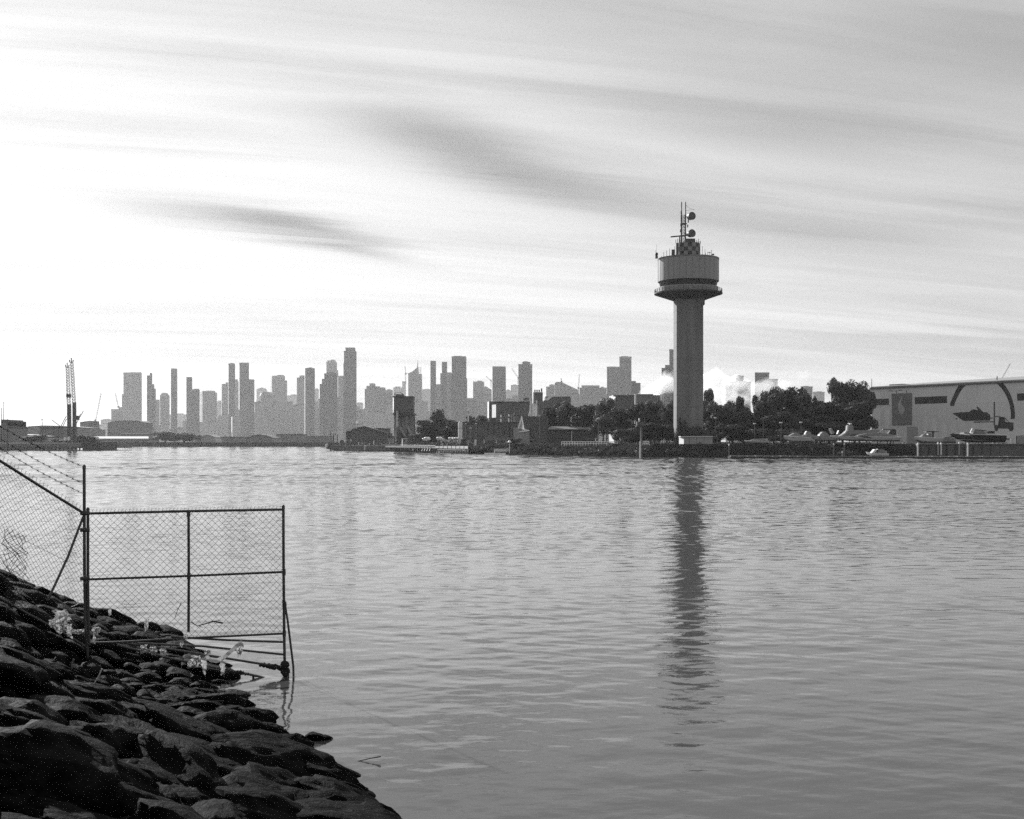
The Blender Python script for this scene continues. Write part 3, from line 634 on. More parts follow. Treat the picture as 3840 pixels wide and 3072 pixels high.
# ------------------------------------------------------------------ peninsula: wharf, silo plant, jetty
def gable(name, label, cat, D, x0, xm, x1, ye0, yr, ye1, m, r, depth=18, windows=0):
    t = Thing(name, label, cat, (X(xm, D), D, LANDZ))
    w = t.part('wall', MB().slab([P(x0, 1690, D), P(x0, ye0, D), P(xm, yr, D), P(x1, ye1, D), P(x1, 1690, D)], (0, depth, 0)), m)
    for a, b in (((x0 - 2, ye0 + 1), (xm, yr)), ((xm, yr), (x1 + 2, ye1 + 1))):
        p, q = P(*a, D - .5), P(*b, D - .5); t.part('roof', MB().slab([p, q, q + Vector((0, 0, .35)), p + Vector((0, 0, .35))], (0, depth + 1, 0)), r)
    for k in range(windows):
        xx = x0 + (x1 - x0) * (k + .5) / windows; t.part('window', MB().box(X(xx - 4, D), X(xx + 4, D), D - .12, D + .1, Z(1648, D), Z(1640, D)), glass, w)
    return t
t = gable('wharf_shed', 'dark gabled shed on the tip of the peninsula wharf', 'shed', 485, 1318, 1366, 1452, 1613, 1601, 1626, walld, roofd, 20, 0)
t.part('ridge_box', MB().box(X(1391, 485), X(1450, 485), 492, 500, Z(1625, 485), Z(1605, 485)), walld)
for px, py in ((1336, 1604), (1391, 1603)): t.part('roof_vent', MB().cyl(P(px, py + 3, 484), P(px, py - 3, 484), .28, .28, 8), white)
D = 500
t = Thing('radar_dome', 'small white dish on a stalk behind the wharf shed roof', 'dish', P(1341, 1604, D)); t.part('stalk', MB().cyl(P(1341, 1606, D), P(1341, 1590, D), .12, .1, 6), steel); t.part('dish', MB().lathe(P(1341, 1590, D), [(.1, .9), (.55, .6), (.65, .2), (.55, 0)], 12), white)
hump('wharf_hut', 'small flat hut left of the gabled wharf shed', 'hut', 490, [(1298, 1690), (1298, 1622), (1318, 1620), (1318, 1690)], walld, 8)
hump('wharf_hut', 'flat grey hut between the wharf shed and the silo plant', 'hut', 478, [(1453, 1690), (1453, 1640), (1474, 1640), (1474, 1690)], grey, 6)
def tip():
    D = 470; t = Thing('wharf', 'low dark timber wharf at the peninsula tip', 'wharf', (X(1300, D), D, 0))
    t.part('deck', MB().prism([(X(1236, D), D), (X(1480, D - 40), D - 40), (X(1500, D), D + 6), (X(1236, D), D + 30)], .2, 2.1), walld)
    t.part('fascia', MB().prism([(X(1222, D), D + 1), (X(1236, D), D - .4), (X(1236, D), D + 8), (X(1222, D), D + 8)], .6, 2.6), dark)
    for px in (1222, 1225): t.part('fender', MB().cyl(P(px, 1676, D - .5), P(px + 3, 1664, D - .5), .35, .3, 7), white)
    for k in range(16): px = 1240 + k * 15; dd = D - k * 2.45; t.part('pile', MB().cyl((X(px, dd), dd - .4, -1), (X(px, dd), dd - .4, 2.2), .25, n=6), dark)
    for lab, px, yt in (('first of three mooring posts on the peninsula tip', 1240, 1620), ('second of three mooring posts on the peninsula tip, lit on top', 1250, 1619), ('third mooring post on the peninsula tip, nearest the shed', 1264, 1621)):
        p = Thing('mooring_post', lab, 'post', (X(px, D + 2), D + 2, 2.1), 'mooring posts on the peninsula tip'); p.part('post', MB().tube([P(px, 1680, D + 2), P(px + .8, 1640, D + 2), P(px, yt, D + 2)], .22, 6, .15), wood); p.part('cap', MB().cyl(P(px - .3, yt + 9, D + 1.7), P(px, yt, D + 1.7), .2, .16, 6), white if px != 1240 else steel)  # sunlit post tops put in as white caps
    for lab, px, py in (('dark drum left of the wharf shed', 1283, 1650), ('second dark drum left of the wharf shed', 1305, 1652)):
        p = Thing('storage_drum', lab, 'drum', P(px, 1672, D + 3), 'drums on the tip wharf'); p.part('drum_body', MB().lathe(P(px, 1672, D + 3), [(.9, 0), (.9, 1.9), (.7, 2.2)], 12), walld); p.part('lid', MB().lathe(P(px, 1672, D + 3) + Vector((0, 0, 2.2)), [(.5, 0), (.5, .12)], 10), grey)
    for lab, px, py, h in (('white marker post on the wharf left of the shed', 1292, 1660, 10), ('white marker post in front of the wharf shed', 1402, 1668, 16), ('white bollard post against the wharf shed corner', 1316, 1655, 8)):
        p = Thing('marker_post', lab, 'post', P(px, py, D - 12), 'white marker posts on the wharf'); p.part('post', MB().cyl(P(px, py, D - 12), P(px, py - h, D - 12), .22, .2, 8), white); p.part('foot', MB().cyl(P(px, py + 10, D - 12), P(px, py, D - 12), .12, .12, 6), steel_d)
tip()
def portal(label, D, x0, x1, yt, yb0, yb1, legs=2):
    t = Thing('mooring_portal', label, 'gangway', (X(x0, D), D, 0), 'white portal frames by the jetty'); r = W(2.0, D)
    t.part('beam', MB().box(X(x0, D), X(x1, D), D, D + .5, Z(yt + 3.5, D), Z(yt, D)), white)
    t.part('leg', MB().box(X(x0, D), X(x0 + 3.5, D), D - .05, D + .45, Z(yb0, D), Z(yt + 3.5, D)), white)
    t.part('leg', MB().box(X(x1 - 3.5, D), X(x1, D), D - .05, D + .45, Z(yb1, D), Z(yt + 3.5 if legs == 2 else yt - 9, D)), white)
portal('white portal frame standing in the water left of the silo plant', 446, 1366, 1427, 1670.5, 1688, 1690)
portal('white portal frame in front of the silo plant', 430, 1476, 1509, 1671, 1692, 1674, 1)
def silo_plant():
    D = 440; t = Thing('silo_plant', 'tall dark concrete batching plant with overhanging upper storey', 'silo', (X(1513, D), D, LANDZ))
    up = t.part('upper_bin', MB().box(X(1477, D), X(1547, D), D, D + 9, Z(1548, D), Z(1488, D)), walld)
    t.part('sunlit_side', MB().prism([(X(1477, D) - .06, D + .1), (X(1477, D), D), (X(1473.5, D + 9), D + 9), (X(1473.5, D + 9) - .06, D + 9.1)], Z(1545, D), Z(1490, D)), white, up)  # left side of the bin coloured white as if sunlit
    t.part('cornice', MB().box(X(1473, D), X(1549, D), D - .4, D + 9.5, Z(1490, D), Z(1486, D)), dark, up)
    t.part('walkway', MB().box(X(1476, D), X(1553, D), D - .9, D + 9.5, Z(1557, D), Z(1549, D)), dark)
    g = MB()
    for k in range(12): x = X(1477 + k * 6.8, D); g.cyl((x, D - .8, Z(1549, D)), (x, D - .8, Z(1537, D)), .05, n=4)
    g.box(X(1476, D), X(1553, D), D - .85, D - .75, Z(1537.5, D), Z(1536.5, D)); t.part('handrail', g, steel_d)
    for px in (1489, 1514, 1540): 
        s = t.part('silo_shell', MB().lathe((X(px, D), D + 3.2, 0), [(.5, Z(1650, D)), (1.5, Z(1625, D)), (1.35, Z(1557, D))], 18), mat('silo_concrete', .3, .85, .15, .5), smooth=True)
    for px in (1487, 1491.5): t.part('pipe', MB().cyl(P(px, 1600, D - 1.1), P(px, 1541, D - 1.1), .11, n=6), white)
    for px in (1525, 1529): t.part('pipe', MB().cyl(P(px, 1603, D - 1.1), P(px, 1560, D - 1.1), .09, n=6), grey)
    for px in (1478, 1502, 1527, 1551): t.part('leg', MB().box(X(px, D), X(px + 4, D), D, D + .6, LANDZ, Z(1557, D)), dark)
    for a, b in (((1500, 1602), (1522, 1640)), ((1528, 1600), (1546, 1638)), ((1484, 1640), (1486, 1602))): t.part('chute', MB().cyl(P(*a, D - .6), P(*b, D - .6), .5, .35, 8), grey)
    r = t.part('roof_house', MB().box(X(1481, D), X(1511, D), D + 2, D + 6, Z(1487, D), Z(1478, D)), walld)
    t.part('roof_rail', MB().tube([P(1478, 1486, D), P(1482, 1474, D), P(1500, 1472, D), P(1508, 1476, D), P(1512, 1486, D)], .1, 5), steel_d, r)
    t.part('base_house', MB().box(X(1484, D), X(1553, D), D + 1, D + 8, LANDZ, Z(1626, D)), walld)
silo_plant()
def jetty():
    t = Thing('jetty', 'dark piled jetty with pale handrail along the peninsula shore', 'jetty', (X(1560, 390), 390, 0))
    pts = [(1430, 442), (1500, 412), (1570, 388), (1632, 366)]
    for i in range(3):
        a, b = pts[i], pts[i + 1]; A, B = Vector((X(*a), a[1])), Vector((X(*b), b[1]))
        t.part('deck', MB().prism([tuple(A), tuple(B), (B.x, B.y + 6), (A.x, A.y + 6)], 1.45, 2.0), walld)
        g = MB(); g.cyl((A.x, A.y, 2.3), (B.x, B.y, 2.3), .09, n=4); t.part('kerb_rail', g, white if i else steel)
    for k in range(26):
        f = k / 25; px = 1432 + 200 * f; D = 441 - 75 * f - 10 * math.sin(f * 3.14) * .2; t.part('pile', MB().cyl((X(px, D), D - .2, -1), (X(px, D), D - .2, 1.5), .2, n=6), dark)
    for k, px in enumerate((1549, 1567, 1576, 1585.5, 1595, 1604.5, 1614.5)):
        D = 441 - (px - 1432) / 200 * 75 - 1.2
        t.part('fender', MB().tube([P(px, 1675, D), P(px, 1683, D), P(px - (4 if k > 2 else 0), 1692, D)], .16, 5), white)
jetty()
def pontoon_fence():
    D = 360; t = Thing('landing_pontoon', 'landing pontoon with a row of white hull panels beyond the jetty end', 'pontoon', (X(1690, D), D, 0))
    t.part('float', MB().prism([(X(1636, 364), 364), (X(1757, 341), 341), (X(1757, 341), 347), (X(1636, 364), 370)], -.4, .75), dark)
    for k in range(8):
        a, b = 1632 + k * 15.6, 1645.5 + k * 15.6; d0, d1 = 364 - k * 2.9, 364 - k * 2.9 - 2.5
        A, B = P(a, 1673, d0), P(b, 1673, d1); t.part('panel', MB().slab([A, B, Vector((B.x, B.y, Z(1681 + k * .3, d1))), Vector((A.x, A.y, Z(1681 + k * .3, d0)))], (0, .12, 0)), white)
    A, B = P(1640, 1684, 362), P(1756, 1686.5, 340.5); t.part('rubbing_strake', MB().slab([A, B, B + Vector((0, 0, -.25)), A + Vector((0, 0, -.25))], (0, .2, 0)), grey)
    for k in range(7): px = 1640 + k * 18; d = 362.5 - k * 3.4; t.part('pile', MB().cyl((X(px, d), d - .2, -1), (X(px, d), d - .2, 1.4), .14, n=6), wood)
    t.part('hut', MB().box(X(1728, 350), X(1748, 350), 350, 352, Z(1672, 350), Z(1647, 350)), dark)
pontoon_fence()
# white tanks glinting behind the jetty
for lab, px, py, r in (('larger white tank of the pair behind the jetty', 1600, 1646, 7), ('small white tank left of the pair behind the jetty', 1590, 1647, 4.5), ('lone white tank on legs behind the jetty', 1646, 1645, 6.5),
                       ('left tank of three near the pale silo', 1690, 1646, 6), ('middle tank of three near the pale silo', 1701, 1646, 4.5), ('right tank of three near the pale silo', 1709, 1644, 4)):
    D = 380; c = P(px, py, D); rr = W(r, D); t = Thing('storage_tank', lab, 'tank', (c.x, c.y, LANDZ), 'white tanks behind the jetty')
    t.part('tank_body', MB().tube([c + Vector((-.3 * rr, -1.6, -.1)), c + Vector((-.3 * rr, -1.4, 0)), c + Vector((.5, 2, 0)), c + Vector((.5, 2.2, 0))], rr, 14), white, smooth=True)
    for s in (-.5, .5): t.part('leg', MB().cyl((c.x + s * rr, c.y, LANDZ), (c.x + s * rr, c.y, c.z), .09, n=5), steel)
hump('long_shed', 'low shed with pale ribbed front behind the jetty', 'shed', 405, [(1530, 1690), (1530, 1634), (1655, 1628), (1655, 1690)], walld, 8, grey)
# pale round silo, dark factory and its roof tanks
D = 380; t = Thing('round_silo', 'pale upright round silo beside the flat dark factory', 'silo', (X(1726, D), D, LANDZ))
t.part('shell', MB().lathe((X(1726, D), D, 0), [(.66, LANDZ), (.66, Z(1587, D)), (.5, Z(1584, D))], 20), wallm, smooth=True); t.part('cap', MB().lathe((X(1726, D), D, Z(1584, D)), [(.5, 0), (.2, .25), (.15, .5)], 12), grey); t.part('hoop', MB().lathe((X(1726, D), D, Z(1607, D)), [(.68, 0), (.68, .2)], 20), grey)
D = 395; t = Thing('flat_factory', 'long flat-roofed dark factory behind the landing pontoon', 'factory', (X(1840, D), D, LANDZ))
w = t.part('wall', MB().box(X(1735, D), X(1946, D), D, D + 22, LANDZ, Z(1586, D)), walld); t.part('fascia', MB().box(X(1734, D), X(1947, D), D - .3, D + 22.3, Z(1586.5, D), Z(1582.5, D)), roofd, w)
t.part('annex', MB().box(X(1925, D), X(1948, D), D - 1.5, D, LANDZ, Z(1605, D)), grey, w)
for k in range(9): t.part('wall_rib', MB().box(X(1750 + k * 20, D), X(1751 + k * 20, D), D - .1, D, LANDZ, Z(1588, D)), dark, w)
for lab, px, yt, yb, wd, m in (('striped vent stack on the factory roof, farthest left', 1756, 1533, 1583, 2.2, white), ('first stubby roof tank on the factory', 1879, 1556, 1575, 3, white), ('tall rounded roof tank on the factory', 1908, 1553, 1575, 2.6, white),
                            ('third roof tank on the factory, darker and small', 1919, 1560, 1575, 2, grey), ('striped square vent on the factory roof, farthest right', 1929, 1547, 1581, 2.4, grey)):
    t = Thing('roof_stack', lab, 'chimney', P(px, 1583, D + 3), 'stacks and tanks on the factory roof'); c = Vector((X(px, D + 3), D + 3, 0)); r = W(wd, D)
    t.part('shaft', MB().lathe(c, [(r, Z(1584, D)), (r, Z(yt + 3, D)), (r * .6, Z(yt, D))], 12), m); t.part('collar', MB().lathe(c, [(r * 1.25, Z(yt + 14, D)), (r * 1.25, Z(yt + 9, D))], 12), dark)
D = 520; t = Thing('factory_block', 'dark factory block with white end walls above the flat factory', 'factory', (X(1900, D), D, LANDZ))
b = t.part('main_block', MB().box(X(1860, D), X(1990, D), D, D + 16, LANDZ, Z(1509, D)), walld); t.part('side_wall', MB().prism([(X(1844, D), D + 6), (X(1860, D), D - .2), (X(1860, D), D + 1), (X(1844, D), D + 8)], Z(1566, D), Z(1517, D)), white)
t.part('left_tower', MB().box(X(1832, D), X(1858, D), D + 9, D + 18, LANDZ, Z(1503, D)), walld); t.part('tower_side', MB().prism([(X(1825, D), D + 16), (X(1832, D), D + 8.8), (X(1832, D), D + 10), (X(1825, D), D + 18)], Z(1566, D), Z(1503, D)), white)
t.part('parapet', MB().box(X(1859, D), X(1991, D), D - .3, D + 16.3, Z(1509, D), Z(1506, D)), dark, b)
D = 430; t = Thing('stack_house', 'grey plant house with three bright white stacks behind the gabled hall', 'factory', (X(2015, D), D, LANDZ))
t.part('wall', MB().box(X(2012, D), X(2057, D), D, D + 10, LANDZ, Z(1505, D)), mat('plant_grey', .16, .8, .1, .2)); t.part('upper_house', MB().box(X(2002, D), X(2036, D), D + 2, D + 8, Z(1510, D), Z(1470, D)), walld)
for px, yt in ((1988.5, 1493), (2000.5, 1472), (2012, 1502)): t.part('stack', MB().box(X(px - 2, D), X(px + 2, D), D - 2.2, D - .4, LANDZ, Z(yt, D)), white)
t.part('stay', MB().cyl(P(1982, 1560, D - 1), P(1987, 1540, D - 1), .18, n=5), white)
for k, px in enumerate((2006, 2014, 2022, 2031)): t.part('roof_fan', MB().cyl(P(px, 1470, D + 4), P(px, 1462 - 5 * (k == 3), D + 4), .25, n=6), steel_d)
t.part('pipe_rack', MB().box(X(1962, D), X(1988, D), D + 1, D + 4, Z(1501, D), Z(1492, D)), walld)
D = 560; t = Thing('roof_block', 'flat building with a bright roof behind the trees right of the stacks', 'building', (X(2090, D), D, LANDZ)); t.part('wall', MB().box(X(2045, D), X(2140, D), D, D + 20, LANDZ, Z(1487, D)), walld); t.part('roof', MB().slab([P(2040, 1502, D - .5), P(2062, 1484, D - .5), P(2138, 1483.5, D - .5), P(2140, 1487, D - .5), P(2072, 1488, D - .5), P(2055, 1502, D - .5)], (0, 20, 0)), white)
D = 480; t = Thing('white_strip_block', 'dark block with white corner strips left of the control tower smoke', 'building', (X(2335, D), D, LANDZ)); t.part('wall', MB().box(X(2308, D), X(2379, D), D, D + 12, LANDZ, Z(1483, D)), walld)
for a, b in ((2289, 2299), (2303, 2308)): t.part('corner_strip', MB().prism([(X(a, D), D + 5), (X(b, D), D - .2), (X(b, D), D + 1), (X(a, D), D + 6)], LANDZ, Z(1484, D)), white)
t.part('cornice', MB().box(X(2300, D), X(2380, D), D - .3, D + 12, Z(1483, D), Z(1481, D)), grey)
D = 500; t = Thing('grey_block', 'plain grey block under the start of the smoke plume', 'building', (X(2430, D), D, LANDZ)); t.part('wall', MB().box(X(2384, D), X(2480, D), D, D + 14, LANDZ, Z(1482, D)), mat('plant_grey', .16)); t.part('parapet', MB().box(X(2383, D), X(2449, D), D - .3, D + 14, Z(1482, D), Z(1478, D)), grey)
for px in (2382, 2477, 2486): t.part('vent_pipe', MB().cyl((X(px, D), D - 1, LANDZ), (X(px, D), D - 1, Z(1478, D)), .3, n=8), white)

def hall():
    D = 335; t = Thing('gabled_hall', 'riverside hall with a steep pale gable end and dark roof', 'hall', (X(2000, D), D, LANDZ)); dk = roofd
    apex, bl, br = P(1957, 1561, D + 2), P(1942, 1607, D + 4), P(1967, 1612, D)
    back = Vector((W(98, D), 1.5, 0))
    t.part('roof', MB().slab([P(1958, 1561, D + 2), P(1968, 1611, D), P(2056, 1612, D + 1), P(2056, 1561, D + 3)], (0, 4, -.3)), dk)
    t.part('gable_wall', MB().slab([apex, bl, br], (.25, .4, 0)), grey)
    for a, b in ((apex, bl), (apex, br)): t.part('bargeboard', MB().cyl(a + Vector((-.05, -.25, .05)), b + Vector((-.05, -.25, 0)), .12, n=5), white)
    t.part('wall', MB().box(X(1968, D), X(2056, D), D + .6, D + 6, LANDZ, Z(1612, D)), walld); t.part('porch_wall', MB().box(X(1942, D), X(1985, D), D - .8, D + .4, LANDZ, Z(1615, D)), grey)
    t.part('porch_roof', MB().slab([P(1967, 1609, D - 1), P(1986, 1613, D - 1.2), P(1986, 1617, D - 1.2), P(1945, 1622, D - 1), P(1945, 1619, D - 1), P(1967, 1614, D - 1)], (0, .6, 0)), white)
    w = t.part('long_wing', MB().box(X(2056, D), X(2232, D), D + .4, D + 8, LANDZ, Z(1611, D)), mat('brick_dark', .085, .85, .2, 1.2))
    t.part('wing_roof', MB().slab([P(2055, 1612, D - .4), P(2234, 1612, D - .4), P(2228, 1603, D + 5), P(2060, 1603, D + 5)], (0, 0, .25)), roofm)
    for k in range(11): t.part('window', MB().box(X(2066 + k * 15.5, D), X(2074 + k * 15.5, D), D + .3, D + .5, Z(1640, D), Z(1627, D)), glass, w)
    t.part('downpipe', MB().cyl(P(2144, 1660, D + .2), P(2144, 1615, D + .2), .1, n=6), white, w)
    t.part('door_frame', MB().slab([P(1985, 1665, D - .3), P(1985, 1648, D - .3), P(2003, 1648, D - .3), P(2003, 1665, D - .3), P(2001, 1665, D - .3), P(2001, 1650, D - .3), P(1987, 1650, D - .3), P(1987, 1665, D - .3)], (0, .3, 0)), grey)
hall()
def rails(label, x0, x1, yt, yb, D, n, m):
    t = Thing('handrail', label, 'railing', (X(x0, D), D, LANDZ), 'railings on the far shore')
    for y in (yt, (yt + yb) / 2): t.part('rail', MB().cyl(P(x0, y, D), P(x1, y, D), .07, n=5), m)
    for k in range(n): x = x0 + (x1 - x0) * k / (n - 1); t.part('post', MB().cyl(P(x, yt, D), P(x, yb, D), .06, n=5), m)
rails('white railing on the bank below the gabled hall wing', 2106, 2316, 1657, 1671, 290, 22, white)
rails('short white railing right of the channel marker', 2411, 2434, 1656, 1670, 272, 4, white)
D = 318; t = Thing('boat_landing', 'low white floating landing with double rail left of the gabled hall', 'pontoon', (X(1865, D), D, 0))
t.part('float', MB().box(X(1816, D), X(1896, D), D, D + 3, -.2, .45), white)
for y in (1684, 1690): t.part('rail', MB().box(X(1853, D), X(1912, D), D + 1, D + 1.12, Z(y + 2.6, D), Z(y, D)), white)
for px in (1853.5, 1910): t.part('post', MB().box(X(px - 1, D), X(px + 1, D), D + .95, D + 1.15, .4, Z(1684, D)), white)
D = 322; t = Thing('lamp', 'small white mushroom-topped lamp by the boat landing', 'lamp', (X(1911, D), D, 1.2)); t.part('pole', MB().cyl((X(1911, D), D, .8), P(1911, 1660, D), .07, n=6), white); t.part('shade', MB().lathe(P(1911, 1660, D), [(.5, 0), (.45, .25), (.25, .5), (.05, .62)], 14), white)
D = 345; t = Thing('kiosk', 'bright narrow kiosk panel behind the landing pontoon', 'kiosk', (X(1782, D), D, LANDZ)); t.part('panel', MB().box(X(1779, D), X(1787, D), D, D + 1.2, Z(1672, D), Z(1649, D)), white); t.part('side', MB().box(X(1787, D), X(1812, D), D + .1, D + 2.5, Z(1672, D), Z(1651, D)), walld)
D = 350; t = Thing('canopy_tent', 'row of rounded pale canopies behind the landing', 'canopy', (X(1860, D), D, LANDZ))
for a, b in ((1815, 1868), (1868, 1912)):
    t.part('canopy', MB().slab([P(a, 1650, D), P(a + 4, 1640, D), P(a + 15, 1634, D), P(b - 14, 1634, D), P(b - 4, 1639, D), P(b, 1650, D)], (0, 5, 0)), mat('canvas', .17, .9, .1, .5)); t.part('edge_beam', MB().box(X(a, D), X(b, D), D - .2, D - .05, Z(1651, D), Z(1649.5, D)), grey)
for px in (1816, 1862, 1910): t.part('post', MB().cyl((X(px, D), D - .1, LANDZ), P(px, 1650, D - .1), .12, n=6), white)
for lab, px, yt, D in (('thin lamp post between pale silo and kiosk', 1747, 1590, 372), ('thin lamp post right of the kiosk', 1786, 1590, 360), ('signal post with a lamp in front of the flat factory', 1765, 1606, 352), ('thin pole in front of the gabled hall', 2023, 1561, 328),
                       ('low light pole left of the moored yacht', 2830, 1590, 280), ('light pole right of the moored yacht', 2929, 1586, 278), ('light pole above the leftmost cruiser', 3004, 1585, 282), ('light pole right of the tower base', 2683, 1568, 285), ('white pole among the trees left of the channel marker', 2244, 1570, 296)):
    t = Thing('lamp_post', lab, 'lamp post', (X(px, D), D, LANDZ), 'lamp posts along the far shore'); t.part('pole', MB().cyl((X(px, D), D, LANDZ - .3), P(px, yt, D), .1, .07, 6), steel); t.part('lamp_head', MB().box(X(px, D) - .3, X(px, D) + .25, D - .15, D + .15, Z(yt, D) - .05, Z(yt, D) + .2), white)
# channel marker standing in the water
D = 266; t = Thing('channel_marker', 'tall channel marker post with a boxed lantern platform standing off the shore', 'marker', (X(2402, D), D, 0))
t.part('pile', MB().cyl((X(2400, D), D, -1), P(2401, 1655, D), .2, .17, 8), white); t.part('rear_pile', MB().cyl((X(2409, D), D + 1, -1), P(2409, 1600, D + 1), .14, .12, 8), steel_d); t.part('upper_pole', MB().cyl(P(2403, 1655, D), P(2403, 1600, D), .16, .14, 8), grey)
t.part('platform', MB().box(X(2385, D), X(2421, D), D - .8, D + 1.2, Z(1600, D), Z(1596, D)), steel_d); t.part('screen', MB().box(X(2388, D), X(2418, D), D - .5, D + .9, Z(1595.5, D), Z(1582, D)), walld); t.part('lantern', MB().lathe(P(2397, 1582, D), [(.16, 0), (.16, .5), (.05, .75)], 10), white); t.part('aerial', MB().cyl(P(2417, 1582, D), P(2417, 1563, D), .05, n=5), steel)

# bollards and cabins along the working waterfront
for lab, px, py, D in (('white bollard before the left end of the gabled wharf shed', 1345, 1664, 462), ('white bollard before the middle of the gabled wharf shed', 1385, 1666, 455), ('white bollard between the wharf shed and the silo plant', 1448, 1668, 441), ('white bollard before the right leg of the silo plant', 1520, 1670, 408),
                      ('white bollard at the left end of the slanting jetty fenders', 1556, 1671, 396), ('left of the two close white bollards on the landing pontoon', 1660, 1668, 372), ('right of the two close white bollards on the landing pontoon', 1676, 1668, 370), ('white bollard just below the pale round silo', 1722, 1668, 362)):
    t = Thing('bollard', lab, 'bollard', P(px, py + 6, D), 'white bollards along the waterfront')
    t.part('post', MB().cyl(P(px, py + 8, D), P(px, py - 3, D), .16, .14, 8), white); t.part('cap', MB().cyl(P(px, py - 3, D), P(px, py - 5, D), .22, .2, 8), white)
for lab, x0, x1, yt, D in (('white cabin left of the jetty shed', 1509, 1526, 1646, 415), ('low white cabin under the tanks behind the jetty', 1655, 1676, 1652, 388), ('grey cabin with a bright end beside the pale silo', 1738, 1760, 1655, 376)):
    t = Thing('site_cabin', lab, 'cabin', P(x0, 1672, D), 'cabins on the working waterfront'); b = t.part('body', MB().box(X(x0, D), X(x1, D), D, D + 2.4, 1.9, Z(yt, D)), mat('cabin_grey', .3, .7, .1, .6))
    t.part('end_wall', MB().prism([(X(x0 - 4, D), D + 2.4), (X(x0, D), D - .05), (X(x0, D), D + .1), (X(x0 - 4, D), D + 2.5)], 1.9, Z(yt, D)), white); t.part('roof', MB().box(X(x0 - 4, D), X(x1 + 1, D), D - .2, D + 2.6, Z(yt, D), Z(yt - 2, D)), white); t.part('window', MB().box(X(x0 + 4, D), X(x0 + 10, D), D - .05, D, Z(yt + 10, D), Z(yt + 4, D)), glass, b)

